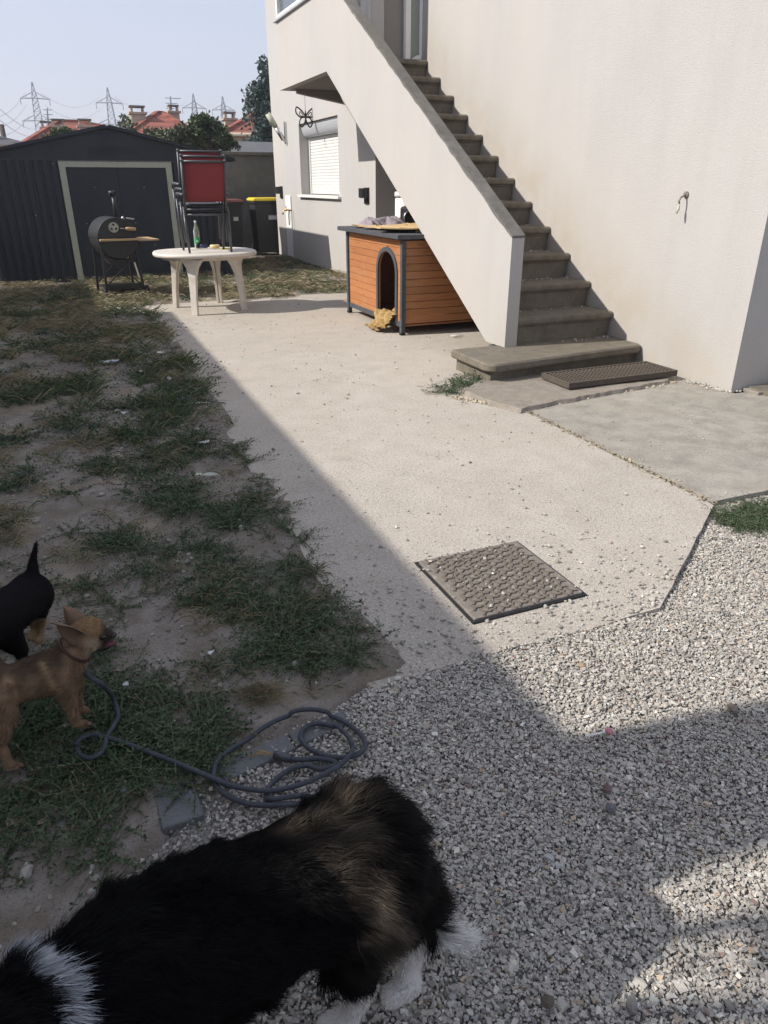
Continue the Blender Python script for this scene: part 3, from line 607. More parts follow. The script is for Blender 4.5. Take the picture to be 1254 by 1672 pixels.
put('handle', MB().bar((4.885,17.26,1.125), (4.885,17.38,1.125), .018), 'steel', tapt); put('hose_stub', MB().tube([(4.974,17.12,1.06), (4.90,17.12,1.05), (4.885,17.10,.95), (4.884,17.08,.75)], .012), 'dark', tapt)
lt = thing('tube_lamp', (4.95, 17.4, 2.5), 'cream and steel tube lamp slanting from the far end of the house wall', 'lamp')
a_, b_ = Vector((4.93,17.35,2.50)), Vector((4.62,17.45,3.02)); m_ = a_.lerp(b_, .52)
put('tube', MB().cyl(a_, m_, .05), 'steel', lt); put('lamp_shade', MB().cyl(m_, b_, .062), 'cream_trim', lt); put('end_cap', MB().cyl(b_, b_+(b_-a_).normalized()*.03, .065), 'dark', lt)
put('bracket', MB().box(4.96, 4.998, 17.31, 17.39, 2.42, 2.86).bar((4.96,17.35,2.46), (4.90,17.35,2.56), .03), 'steel', lt)
bf = thing('butterfly_ornament', tuple(AX(499,190,4.86)), 'black wire butterfly hanging above the shuttered window', 'ornament'); bc = Vector(AX(499,190,4.86))
def loop(pts, r=.014): return MB().tube([bc+Vector((p[0], 0, p[1]))*1.55 for p in catmull(pts+[pts[0]], 6)], r, 6)
for s in (-1, 1):
    put('wing', loop([(0,0), (s*.05,.06), (s*.115,.10), (s*.125,.04), (s*.07,-.01)]), 'black_metal', bf); put('wing', loop([(0,-.01), (s*.06,-.02), (s*.085,-.08), (s*.05,-.12), (s*.01,-.06)]), 'black_metal', bf)
    put('scroll', loop([(s*.03,.01), (s*.07,.05), (s*.08,.02), (s*.05,.0)], .008), 'black_metal', bf)
put('body', MB().ell(bc, (.016,.016,.12)), 'black_metal', bf); put('hanging_wire', MB().tube([bc+Vector((0,0,.1)), bc+Vector((0,0,.52))], .004, 5), 'black_metal', bf)
put('body_holder', MB().bar(bc+Vector((0,0,.515)), Vector((4.998, bc.y, bc.z+.515)), .01), 'black_metal', bf)
hk = thing('wall_hook', (5.0,5.11,1.47), 'small rusty hook with a pale plug sticking out of the big blank wall', 'hook')
put('hook', MB().tube([(4.998,5.13,1.52), (4.93,5.12,1.50), (4.915,5.12,1.47), (4.925,5.12,1.45)], .008, 8).cyl((4.998,5.13,1.52), (4.985,5.13,1.52), .026), 'iron', hk); put('plug', MB().tube([(4.92,5.12,1.44), (4.915,5.115,1.405), (4.90,5.11,1.375)], [.010,.013,.008], 8), 'cream_trim', hk)
dpipe = thing('door_post', (5.62,4.2,0), 'white plastic post at the right edge beside the house corner', 'post'); put('post', MB().box(5.47, 5.56, 4.14, 4.262, .05, 2.3), 'pvc', dpipe, bevel=.006); put('foot', MB().box(5.455, 5.575, 4.125, 4.268, .045, .25), 'pvc_grey', dpipe, bevel=.006)
put('paving_plate', MB().box(5.17, 5.9, 4.02, 4.25, -.0, .043), 'step', at=(5.4,4.1,0), bevel=.006, label='small concrete plate under the white post at the house corner', cat='paving plate')
put('paving_plate', MB().box(5.12, 5.3, 4.1, 4.26, -.0, .03), 'rough_edge', at=(5.2,4.2,0), bevel=.006, label='broken stub of concrete beside the plate at the house corner', cat='paving plate')

# ------------------------------------------------------------------ grate mat and manhole
gr = thing('drain_grate', (4.3, 4.95, .05), 'rusty cast iron grating lying in front of the first step', 'grate')
X0, X1, Y0, Y1, ZB, ZT = 3.69, 4.86, 4.75, 5.15, .048, .098
put('rim', MB().box(X0, X1, Y0, Y0+.022, ZB, ZT).box(X0, X1, Y1-.022, Y1, ZB, ZT).box(X0, X0+.022, Y0+.023, Y1-.023, ZB, ZT).box(X1-.022, X1, Y0+.023, Y1-.023, ZB, ZT), 'grate', gr, bevel=.003)
put('shade_sheet', MB().box(X0+.023, X1-.023, Y0+.023, Y1-.023, ZB, ZB+.012), 'dark', gr)  # black sheet below the bars paints the shade seen through the openings
nb = 26; stp = (X1-X0-.044)/nb
bm1 = MB().box(-.005, .005, Y0+.023-4.95, Y1-.023-4.95, .020, .045).mesh('bar'); bm1.materials.append(M['grate'])
for i in range(1, nb): kid('bar', bm1, gr, (X0+.022+i*stp-4.3, 0, 0))
bm2 = MB().box(X0+.023-4.3, X1-.023-4.3, -.0045, .0045, .018, .042).mesh('cross_bar'); bm2.materials.append(M['grate'])
for j in range(1, 9): kid('cross_bar', bm2, gr, (0, Y0+.022+j*(Y1-Y0-.044)/9-4.95, 0))

mh = thing('manhole_cover', (1.54, 2.335, 0), 'square brown cast iron manhole cover with raised tread marks set in the slab', 'manhole cover')
mz = .018
put('plate', MB().box(1.275, 1.805, 2.075, 2.595, .002, mz), 'iron', mh, bevel=.004)
tm = MB()
for a in (90, 210, 330):
    a = math.radians(a+18); d = Vector((math.cos(a), math.sin(a), 0)); tm.bar(d*.002+Vector((0,0,.0028)), d*.0265+Vector((0,0,.0028)), .0085, .0066)
tmm = tm.mesh('tread_mark'); tmm.materials.append(M['iron_dark'])
k = 0
for j in range(12):
    for i in range(12):
        x = -.245+.0425*i+(.021 if j % 2 else 0); y = -.235+.0425*j
        if abs(x) < .243 and abs(y) < .24:
            kid('tread_mark', tmm, mh, (x, y, mz), (0, 0, 0 if (i+j) % 2 else math.pi)); k += 1
put('seam', MB().tube([(1.54+.20*math.cos(t), 2.335+.20*math.sin(t), mz+.001) for t in np.linspace(0, 2*math.pi, 48)], .0028, 5, False), 'iron_dark', mh)
put('frame', MB().box(1.262, 1.273, 2.062, 2.608, .001, .009).box(1.807, 1.818, 2.062, 2.608, .001, .009).box(1.274, 1.806, 2.062, 2.073, .001, .009).box(1.274, 1.806, 2.597, 2.608, .001, .009), 'dark', mh)

# edging pavers between earth and gravel
pv = thing('edging', (0.3, 1.65, 0), 'half buried grey edging slabs between the weeds and the gravel', 'edging')
for (xa, ya, xb, yb, wd) in ((560,1160,470,1198,.07), (465,1200,352,1252,.075), (315,1272,250,1293,.15)):
    a = G(xa, ya); b = G(xb, yb); d = (b-a)/np.linalg.norm(b-a); nrm = np.array([-d[1], d[0], 0])*wd
    put('slab', MB().prism([a+(0,0,-.04), b+(0,0,-.04), b+nrm+(0,0,-.04), a+nrm+(0,0,-.04)], (0,0,.046)), 'paver', pv, bevel=.005)

# ------------------------------------------------------------------ shed
SY = 15.0; SZ0 = -.10; SX0, SX1, RX, EZ, RZ = -1.13, 3.03, 1.06, 1.99, 2.50
shed = thing('garden_shed', (1.0, SY, SZ0), 'large anthracite metal shed with a low gable and pale door frame', 'shed')
def rib_sheet(wd, n=1):
    m = MB(); r = .018; pr = [(0,0,0), (wd*.12,0,0), (wd*.2,-r,0), (wd*.8,-r,0), (wd*.88,0,0), (wd,0,0)]
    m.prism(pr + [(wd,.012,0), (0,.012,0)], (0,0,EZ-SZ0-.005)); return m
def panels(xa, xb, n):
    wd = (xb-xa)/n; me = rib_sheet(wd).mesh('wall_panel'); me.materials.append(M['shed'])
    for i in range(n): kid('wall_panel', me, shed, (xa+i*wd-1.0, 0, 0))
panels(SX0, .155, 9); panels(2.10, SX1, 7)
put('wall', MB().box(SX1-.03, SX1, SY+.014, 18.6, SZ0, EZ).box(SX0, SX0+.03, SY+.014, 18.6, SZ0, EZ).box(SX0+.03, SX1-.03, 18.57, 18.6, SZ0, EZ), 'shed', shed)
gm = MB(); gm.prism([(SX0-.14,SY-.03,EZ-.0), (SX1+.22,SY-.03,EZ-.0), (SX1+.20,SY-.03,EZ+.035), (RX,SY-.03,RZ), (SX0-.12,SY-.03,EZ+.035)], (0,.03,0)); put('gable', gm, 'shed', shed, bevel=.004)
for s, xe in ((1, SX1+.24), (-1, SX0-.16)):
    r_ = MB(); nrm = .03
    r_.prism([(RX,SY-.09,RZ+.005), (xe,SY-.09,EZ+.01), (xe,SY-.09,EZ+.04), (RX,SY-.09,RZ+.04)], (0,3.75,0)); ro = put('roof', r_, 'shed', shed)
    for i in range(30):
        y = SY-.09+.06+i*.125; ms = MB(); ms.bar((RX+s*.03,y,RZ+.045), (xe,y,EZ+.045), .05, .025)
        put('roof_rib', ms, 'shed', ro)
for gx_ in (.78, 1.02, 1.20, 1.44):
    for i in range(4): put('louvre', MB().bar((gx_-.09,SY-.034,2.10+i*.035), (gx_+.09,SY-.034,2.10+i*.035), .012, .016), 'shed', shed)
put('door_frame', MB().box(.16,.265,SY-.045,SY-.012,SZ0,1.965).box(1.98,2.085,SY-.045,SY-.012,SZ0,1.965).box(.265,1.98,SY-.045,SY-.012,1.875,1.965), 'cream_trim', shed, bevel=.004)
for i, (a, b) in enumerate(((.268,1.119), (1.124,1.977))):
    d_ = put('door', MB().box(a, b, SY-.02, SY+.0, SZ0+.02, 1.873), 'shed', shed, bevel=.003)
    for j in range(11): put('groove', MB().box(a+.075*j+.02, a+.075*j+.026, SY-.0225, SY-.0203, SZ0+.04, 1.85), 'shed', d_)
    for (x, z) in ((a+.43,1.55), (a+.5,.55), (a+.2,.95)): put('rivet', MB().ell((x, SY-.022, z), .009, 8, 5), 'steel', d_)
for x in (-.8, -.35, .08, 2.35, 2.75):
    put('rivet', MB().ell((x, SY-.022, 1.93 if x != -.35 else 1.1), .010, 8, 5), 'steel', shed)

# walls behind
bw = thing('boundary_wall', (3, 20, 0), 'grey rendered boundary wall between the shed and the house', 'wall')
put('wall', MB().box(-9, 12, 20, 20.2, -.12, 2.27), 'wallc', bw); put('coping', MB().box(-9, 12, 19.93, 20.27, 2.272, 2.35), 'cap', bw, bevel=.01)
ww = thing('white_wall', (7, 25, 0), 'low whitewashed wall beyond the grey boundary wall', 'wall')
put('wall', MB().box(5.3, 16, 25, 25.25, -.1, 2.83), 'wallwhite', ww)

# bins
def bin_(x0, x1, y0, y1, z, lidm, lab, sticker):
    t = thing('wheelie_bin', ((x0+x1)/2, (y0+y1)/2, -.04), lab, 'wheelie bin', 'wheelie bins by the boundary wall'); cx, cy = (x0+x1)/2, (y0+y1)/2
    b = MB(); i = .06; lo = [(x0+i,y0+i), (x1-i,y0+i), (x1-i,y1-i), (x0+i,y1-i)]; hi = [(x0,y0), (x1,y0), (x1,y1), (x0,y1)]
    b.add([(x, y, .03) for x, y in lo]+[(x, y, z-.09) for x, y in hi], [(3,2,1,0), (4,5,6,7), (0,1,5,4), (1,2,6,5), (2,3,7,6), (3,0,4,7)]); put('body', b, 'bin', t, bevel=.02)
    put('rim', MB().box(x0-.025, x1+.025, y0-.025, y1+.02, z-.13, z-.075), 'bin', t, bevel=.01)
    l = MB(); l.prism([(x0-.03,y0-.05,z-.072), (x1+.03,y0-.05,z-.072), (x1+.03,y0-.05,z-.03), (x1-.03,y0-.03,z), (x0+.03,y0-.03,z), (x0-.03,y0-.05,z-.03)], (0,y1-y0+.09,0)); put('lid', l, lidm, t, bevel=.012)
    put('handle', MB().bar((x0+.05,y1+.06,z-.03), (x1-.05,y1+.06,z-.03), .03), lidm, t)
    for x in (x0+.03, x1-.08): put('wheel', MB().cyl((x,y1-.02,.10), (x+.05,y1-.02,.10), .13, n=18), 'dark', t)
    s = sticker; st_ = put('sticker', MB().box(s[0], s[1], y0-.004+.02, y0-.001+.02, s[2], s[3]), 'paper', t)
    for k in range(4): put('printed_line', MB().box(s[0]+.02, s[1]-.03-.02*(k % 2), y0+.0145, y0+.0158, s[3]-.05-.035*k, s[3]-.042-.035*k), 'greypaper', st_)
bin_(4.50, 5.22, 18.75, 19.4, 1.30, 'yellow', 'black wheelie bin with a yellow lid tucked against the house corner', (4.84,5.06,.80,1.06))
bin_(3.62, 4.22, 18.85, 19.45, 1.27, 'maroon', 'black wheelie bin with a brownish red lid half behind the shed', (3.98,4.10,.78,1.02))

# ------------------------------------------------------------------ barbecue (standing on the earth in front of the shed)
bq = thing('barbecue', (.75, 12.2, -.03), 'black barrel charcoal barbecue with wooden shelf and chimney in front of the shed door', 'barbecue')
def disc(c, r, t, n=28, a0=0, a1=2*math.pi): return [(c[0]+r*math.cos(a), c[1], c[2]+r*math.sin(a)) for a in np.linspace(a0, a1, n)]
BC = (.74, 12.0, .86); R_ = .285
put('firebox', MB().prism(disc(BC, R_, 0, 20, math.pi, 2*math.pi), (0,.62,0)), 'black_metal', bq, bevel=.01)
lid = put('lid', MB().prism(disc((BC[0],BC[1],BC[2]+.006), R_+.006, 0, 24, 0, math.pi), (0,.62,0)), 'black_metal', bq, bevel=.008)
for o in lid.data.polygons: pass
put('vent_disc', MB().cyl((.70,11.999,1.02), (.70,11.985,1.02), .072, n=24), 'cream_trim', lid)
for k in range(3): a = math.radians(90+120*k); put('vent_hole', MB().cyl((.70+.038*math.cos(a),11.9845,1.02+.038*math.sin(a)), (.70+.038*math.cos(a),11.983,1.02+.038*math.sin(a)), .017, n=12), 'dark', lid)
put('handle', MB().cyl((.79,11.96,1.005), (.87,11.96,1.0), .007, n=8), 'steel', lid); put('grip', MB().tube([(.86,11.96,1.0), (.90,11.96,.998), (1.01,11.96,.99)], [.020,.026,.024], 10), 'pale_wood', lid)
put('shelf_strip', MB().box(.47, 1.05, 11.93, 11.985, .835, .865), 'pale_wood', bq, bevel=.004)
sh = put('side_shelf', MB().box(1.06, 1.10, 12.0, 12.05, .74, .80), 'black_metal', bq)
for k in range(4): put('plank', MB().box(1.045, 1.36, 12.02+k*.15, 12.02+k*.15+.135, .815, .838), 'pale_wood', sh, bevel=.004)
put('chimney', MB().tube([(.86,12.4,1.12), (.86,12.4,1.46)], .030, 12), 'black_metal', bq); put('chimney_cap', MB().cyl((.80,12.4,1.475), (.90,12.4,1.485), .035, n=14), 'black_metal', bq)
put('side_latch', MB().bar((.95,12.2,1.14), (1.07,12.2,1.12), .02), 'steel', bq); put('thermometer', MB().tube([(.86,12.05,1.13), (.87,12.04,1.17)], [.03,.008], 8), 'steel', bq)
for x, xs in ((.50,.47), (1.0,1.04)):
    for y in (12.06, 12.62):
        put('leg', MB().bar((x,y,.72), (xs,y-.02 if y < 12.3 else y+.02,-.02), .032), 'black_metal', bq)
for y in (12.05, 12.63): put('brace', MB().bar((.50,y,.20), (.98,y,.62), .018), 'black_metal', bq); put('brace', MB().bar((1.0,y+.02,.20), (.52,y+.02,.62), .018), 'black_metal', bq)
put('lower_shelf', MB().box(.49, 1.02, 12.07, 12.6, .14, .165), 'black_metal', bq, bevel=.005)
put('shelf_rim', MB().box(.49, 1.02, 12.045, 12.068, .13, .21), 'black_metal', bq)
for x in (.44, 1.08): 
    wv = put('wheel', MB().cyl((x-.02,12.03,.075), (x+.02,12.03,.075), .095, n=20), 'dark', bq); put('hub', MB().cyl((x-.024,12.03,.075), (x+.024,12.03,.075), .03, n=12), 'charcoal', wv)
bq.rotation_euler = (0, 0, .17)
put('ash_tray', MB().prism([(.58,12.1,.56), (.92,12.1,.56), (.86,12.1,.48), (.64,12.1,.48)], (0,.4,0)), 'black_metal', bq)
put('tongs', MB().bar((.93,11.99,.52), (.97,11.985,.30), .022), 'steel', bq); put('knob', MB().ell((.67,12.08,.60), .025, 10, 7), 'steel', bq); put('knob', MB().ell((.86,12.08,.585), .020, 10, 7), 'brass', bq)

# ------------------------------------------------------------------ table with stacked chairs
TC = Vector((1.78, 10.48, 0)); TZ = .775
tb = thing('garden_table', (TC.x, TC.y, 0), 'oval white plastic garden table carrying the stacked chairs', 'table')
def oval(rx, ry, z, n=40, e=2.5): 
    return [(TC.x+rx*math.copysign(abs(math.cos(a))**(2/e), math.cos(a)), TC.y+ry*math.copysign(abs(math.sin(a))**(2/e), math.sin(a)), z) for a in np.linspace(0, 2*math.pi, n, endpoint=False)]
tt = MB(); rs = [oval(.64,.56,TZ-.055), oval(.685,.60,TZ-.05), oval(.69,.605,TZ-.02), oval(.675,.59,TZ), oval(.64,.555,TZ-.004)]; n = 40
tt.add([p for r in rs for p in r], [(j*n+i, j*n+(i+1) % n, (j+1)*n+(i+1) % n, (j+1)*n+i) for j in range(4) for i in range(n)] + [tuple(range(4*n, 5*n)), tuple(range(n-1, -1, -1))], True)
for i in (-1, -2): tt.sm[i] = False
put('tabletop', tt, 'plastic_w', tb)
ap_ = MB(); r1 = oval(.58,.50,TZ-.056); ap_.prism(r1, (0,0,-.035)); put('apron', ap_, 'plastic_w', tb)
for (x, y) in ((1.49,9.99), (1.35,10.79), (2.02,11.01), (2.19,10.14)):
    c = Vector((x, y, 0)); d = (TC-c); d.z = 0; u = d.normalized(); v = Vector((-u.y, u.x, 0)); tin = c+d*.10
    l = MB(); secs = [(0, 0, .040, .030), (.25, .02, .042, .032), (.48, .05, .050, .036), (.60, .075, .075, .045), (.67, .085, .115, .06), (.70, .09, .15, .07)]; vs = []
    for (z, inn, a, b) in secs:
        for (su, sv) in ((-1,-1), (1,-1), (1,-.2), (.2,-.2), (.2,.2), (1,.2), (1,1), (-1,1)): 
            p = c+u*(inn+su*b)+v*(sv*a); vs.append((p.x, p.y, z))
    m = 8; l.add(vs, [(j*m+i, j*m+(i+1) % m, (j+1)*m+(i+1) % m, (j+1)*m+i) for j in range(len(secs)-1) for i in range(m)] + [tuple(range(m-1, -1, -1)), tuple(range((len(secs)-1)*m, len(secs)*m))]); put('leg', l, 'plastic_w', tb, bevel=.004)

def chair(loc, seatm, backm, lab):
    t = thing('stacking_chair', loc, lab, 'chair', 'garden chairs stacked on the white table'); X, Y, Z = loc; P = lambda x, y, z: (X+x, Y+y, Z+z); r = .0155
    for s in (-1, 1):
        put('rear_leg', MB().tube([P(s*.275,-.22,0), P(s*.285,-.19,.30), P(s*.285,-.17,.50)], r, 8), 'charcoal', t)
        put('back_post', MB().tube([P(s*.262,-.14,.46), P(s*.265,-.19,.70), P(s*.27,-.30,1.08)], r, 8), 'charcoal', t)
        put('front_leg', MB().tube([P(s*.275,.30,0), P(s*.29,.27,.35), P(s*.30,.25,.66)], r, 8), 'charcoal', t)
        put('arm', MB().tube([P(s*.30,.25,.66), P(s*.305,.23,.70), P(s*.305,.15,.715), P(s*.30,-.12,.71), P(s*.275,-.20,.70)], r*1.2, 8), 'charcoal', t)
        put('end_cap', MB().ell(P(s*.27,-.305,1.095), .02, 8, 6), 'charcoal', t)
    put('seat', MB().add([P(-.255,-.16,.475), P(.255,-.16,.475), P(.255,.08,.455), P(.255,.26,.475), P(-.255,.26,.475), P(-.255,.08,.455), P(-.255,-.16,.463), P(.255,-.16,.463), P(.255,.08,.443), P(.255,.26,.463), P(-.255,.26,.463), P(-.255,.08,.443)], [(0,1,2,5), (5,2,3,4), (11,8,7,6), (10,9,8,11), (0,6,7,1), (3,9,10,4), (1,7,8,2), (2,8,9,3), (4,10,11,5), (5,11,6,0)]), seatm, t)
    for s in (-1, 1): put('seat_rail', MB().tube([P(s*.268,-.17,.47), P(s*.268,.08,.455), P(s*.268,.27,.475)], .014, 8), 'charcoal', t)
    put('cross_bar', MB().cyl(P(-.27,.27,.47), P(.27,.27,.47), .013), 'charcoal', t); put('cross_bar', MB().cyl(P(-.27,-.17,.465), P(.27,-.17,.465), .013), 'charcoal', t)
    bk = MB(); zz = [(.62,-.165,.0), (.70,-.19,-.012), (.85,-.24,-.02), (1.0,-.278,-.012), (1.078,-.303,0)]; vs = []
    for z, y, sag in zz:
        for x in (-.262, -.13, 0, .13, .262): vs.append(P(x, y-(sag*-1)*(1-(x/.262)**2), z))
    o = len(vs); vs += [(a, b+.008, c) for a, b, c in vs]
    fs = [(j*5+i, j*5+i+1, (j+1)*5+i+1, (j+1)*5+i) for j in range(4) for i in range(4)]; fs += [tuple(o+q for q in reversed(f)) for f in fs[:16]]
    ring = [0,1,2,3,4,9,14,19,24,23,22,21,20,15,10,5]; fs += [(ring[i], o+ring[i], o+ring[(i+1) % 16], ring[(i+1) % 16]) for i in range(16)]
    bk.add(vs, fs, True); put('back_fabric', bk, backm, t)
    put('top_rail', MB().cyl(P(-.27,-.305,1.085), P(.27,-.305,1.085), .014), 'charcoal', t)
cb = (1.80, 10.36, TZ)
chair((cb[0], cb[1], cb[2]), 'plum_cloth', 'red_cloth', 'lowest chair of the stack on the white table, its red back the largest in view')
chair((cb[0]+.012, cb[1]+.085, cb[2]+.06), 'plum_cloth', 'red_cloth', 'middle chair of the stack on the white table, between two others')
chair((cb[0]-.006, cb[1]+.17, cb[2]+.12), 'grey_cloth', 'red_cloth', 'topmost chair of the stack with a grey seat, red strip showing highest')

bp = G(323,405,TZ); bt = thing('water_bottle', (bp[0],bp[1],TZ), 'clear plastic bottle with green label standing under the stacked chairs', 'bottle')
pr = [(.0,.036), (.02,.042), (.12,.042), (.16,.040), (.22,.042), (.27,.030), (.31,.016), (.335,.014)]
put('bottle_body', MB().tube([(bp[0],bp[1],TZ+.002+z) for z, r in pr], [r for z, r in pr], 16), 'glass', bt); put('cap', MB().cyl((bp[0],bp[1],TZ+.338), (bp[0],bp[1],TZ+.36), .017), 'white', bt)
lb = put('label', MB().tube([(bp[0],bp[1],TZ+.06), (bp[0],bp[1],TZ+.135)], .0435, 16, False), 'green', bt); put('print', MB().box(bp[0]-.018,bp[0]+.012,bp[1]-.0455,bp[1]-.044,TZ+.085,TZ+.105), 'white', lb)
def small(name, at, parts, lab, cat):
    t = thing(name, at, lab, cat)
    for nm, mb, m in parts: put(nm, mb, m, t)
    return t
p = G(351,405,TZ); put('tape_roll', MB().tube([(p[0]+.05*math.cos(a), p[1]+.05*math.sin(a), TZ+.025) for a in np.linspace(0, 2*math.pi, 25)], .022, 8, False), 'tape', at=(p[0],p[1],TZ), label='roll of cream tape lying on the white table', cat='tape roll')
p = G(366,406,TZ); put('notepad', MB().box(p[0]-.05,p[0]+.08,p[1]-.05,p[1]+.06,TZ+.0,TZ+.008), 'yellow', at=(p[0],p[1],TZ), label='flat yellow pad on the table behind the tape', cat='pad', bevel=.002)
p = G(334,405,TZ); small('torch', (p[0],p[1],TZ), [('barrel', MB().cyl((p[0]-.08,p[1],TZ+.03), (p[0]+.04,p[1]-.02,TZ+.025), .024), 'blue'), ('head', MB().cyl((p[0]-.11,p[1]+.01,TZ+.035), (p[0]-.078,p[1],TZ+.033), .034), 'dark'), ('handle', MB().tube([(p[0]-.07,p[1],TZ+.05), (p[0]-.05,p[1],TZ+.09), (p[0]+.0,p[1],TZ+.05)], .012), 'dark')], 'dark blue hand torch lying beside the bottle on the table', 'torch')
p = G(297,403,TZ); kk = MB()
for i in range(4): kk.bar((p[0]+.02*i,p[1],TZ+.004), (p[0]+.03*i-.03,p[1]+.07-.03*i,TZ+.004), .012, .005)
put('keys', kk, 'charcoal', at=(p[0],p[1],TZ), label='small bunch of dark keys at the left of the table', cat='keys', kind='thing')

# ------------------------------------------------------------------ dog house
DX0, DX1, DY0, DY1 = 3.48, 4.92, 7.65, 9.40
dh = thing('dog_house', (4.2, 8.5, 0), 'orange plank dog house with grey trim and an arched doorway', 'dog house')
PH = (1.035-.125)/11
A0, A1, AS, AC = 7.83, 8.36, .66, (7.83+8.36)/2
def arch_y(z, side):
    r = (A1-A0)/2
    if z <= AS: return A0 if side < 0 else A1
    d = (z-AS)/ .235
    if d >= 1: return None
    return AC + side*r*math.sqrt(1-d*d)
for i in range(11):
    z0 = .125+i*PH; z1 = z0+PH-.0035
    top_hit = arch_y(z0, -1)
    if top_hit is None:
        put('plank', MB().box(DX0, DX0+.022, DY0+.025, DY1-.025, z0, z1), 'orange_wood', dh, bevel=.003)
    else:
        zs_ = list(np.linspace(z0, z1, 6)) if z1 > AS else [z0, z1]
        for s, ye in ((-1, DY0+.025), (1, DY1-.025)):
            edge = []
            for z in zs_:
                a = arch_y(z, s); edge.append((DX0, a if a is not None else AC+s*.012, z))
            poly = [(DX0, ye, z0)] + edge + [(DX0, ye, z1)]
            put('plank', MB().prism(poly, (.022,0,0)), 'orange_wood', dh, bevel=.002)
for i in range(11):
    z0 = .125+i*PH; z1 = z0+PH-.005
    put('plank', MB().box(DX0+.03, DX1-.03, DY0+.003, DY0+.022, z0, z1), 'orange_wood', dh, bevel=.003)
bk = MB().box(DX0+.03, DX1-.03, DY1-.022, DY1-.003, .1, 1.035).box(DX1-.022, DX1-.0, DY0+.025, DY1-.025, .1, 1.035).box(DX0+.024, DX1-.024, DY0+.026, DY1-.026, .09, .11); put('back_wall', bk, 'orange_wood', dh)
for x, y in ((DX0+.0, DY0), (DX0, DY1), (DX1, DY0), (DX1, DY1)): put('corner_post', MB().box(x-.027, x+.027, y-.027, y+.027, .03, 1.037), 'trim', dh, bevel=.004); put('foot', MB().box(x-.03, x+.03, y-.03, y+.03, 0, .03), 'dark', dh, bevel=.006)
put('bottom_rail', MB().box(DX0-.012, DX0-.0015, DY0+.03, A0-.045, .085, .145).box(DX0-.012, DX0-.0015, A1+.045, DY1-.03, .085, .145).box(DX0-.012, DX0-.0015, A0-.0445, A1+.0445, .085, .125), 'trim', dh, bevel=.003)
rfm = MB(); rfm.prism([(DX0-.10,0,1.05), (DX1+.1,0,1.04), (DX1+.1,0,1.085), (DX0-.10,0,1.10)], (0,DY1-DY0+.22,0)); rfm.v = [(x, y+DY0-.07, z) for x, y, z in rfm.v]; put('roof', rfm, 'trim', dh, bevel=.006)
ar = MB(); r = (A1-A0)/2; path = [(A0,.125)] + [(A0,z) for z in (.3,.5)] + [(AC-r*math.cos(a), AS+.235*math.sin(a)) for a in np.linspace(0, math.pi, 15)] + [(A1,z) for z in (.5,.3,.125)]
vs = []
for i, (y, z) in enumerate(path):
    y0, z0 = path[max(i-1, 0)]; y1, z1 = path[min(i+1, len(path)-1)]; L = math.hypot(y1-y0, z1-z0) or 1; ny_, nz_ = -(z1-z0)/L, (y1-y0)/L
    for o, x in ((-.004,DX0-.018), (.045,DX0-.018), (.045,DX0-.001), (-.004,DX0-.001)): vs.append((x, y+ny_*o, z+nz_*o))
m = len(path); ar.add(vs, [(i*4+k, i*4+(k+1) % 4, (i+1)*4+(k+1) % 4, (i+1)*4+k) for i in range(m-1) for k in range(4)] + [(0,3,2,1), ((m-1)*4, (m-1)*4+1, (m-1)*4+2, (m-1)*4+3)]); put('door_arch', ar, 'trim', dh)
# cloths: crumpled heightfields with real thickness
def crumple(name, c, rx, ry, h, m, lab, cat, seed=1, drop=None, n=26, drape=None):
    V = []; Fq = []
    for j in range(n):
        for i in range(n):
            u = i/(n-1)*2-1; v = j/(n-1)*2-1; rr = min(1, math.hypot(u, v)); a = math.atan2(v, u)
            rad = 1+.25*math.sin(3*a+seed)+.15*math.sin(5*a+2*seed)
            nz = float(fbm(u*3.1+seed, v*3.1+seed, seed, 4)); rid = abs(math.sin(6*(u*.7+v*.8)+5*nz+seed))
            z = h*(1-rr**2.2)*(.35+.9*rid*nz*1.4) + h*.06
            x_, y_, z_ = c[0]+u*rx*rad, c[1]+v*ry*rad, c[2]+max(0.004, z)
            if drape: x_, y_, z_ = drape(u, v, x_, y_, z_, nz, rid)
            V.append((x_, y_, z_))
    for j in range(n-1):
        for i in range(n-1): Fq.append((j*n+i, j*n+i+1, (j+1)*n+i+1, (j+1)*n+i))
    o = npmesh(name, np.array(V), np.array(Fq), m, loc=tuple(c), smooth=True, label=lab, cat=cat)
    s = o.modifiers.new('thick', 'SOLIDIFY'); s.thickness = .006; s.offset = 1; return o
crumple('towel', AX(604,368,3.66)*[1,1,0]+[0,0,1.097], .13, .20, .11, 'cloth_g', 'crumpled grey lilac towel on the left of the dog house roof', 'towel', 2)
crumple('towel', AX(636,367,4.05)*[1,1,0]+[0,0,1.092], .24, .17, .13, 'cloth_g', 'crumpled grey towel further back on the dog house roof', 'towel', 5)
def dr_(u, v, x, y, z, nz, rid):
    # hangs over the sill: v = -1 inside .. 1 on the ground outside
    t = (v+1)/2; prof_ = [(.10,.20), (.02,.18), (-.045,.15), (-.07,.05), (-.13,.035), (-.17,.012)]; k = t*5; i = min(int(k), 4); f_ = k-i
    px_ = prof_[i][0]*(1-f_)+prof_[i+1][0]*f_; pz_ = prof_[i][1]*(1-f_)+prof_[i+1][1]*f_; bul = (rid*nz)*.15
    w = .20*(1-.15*t+.15*math.sin(4*t+1)); yy = 7.99+u*w+.03*math.sin(7*t)+.05*t
    return (3.46+px_-bul*.9, yy, max(.006, pz_+bul*.45*(1 if t > .5 else .7)))
crumple('blanket', (3.4,7.95,0.0), .15, .2, .1, 'cloth_y', 'mustard blanket spilling out of the dog house doorway onto the concrete', 'blanket', 3, drape=dr_, n=34)
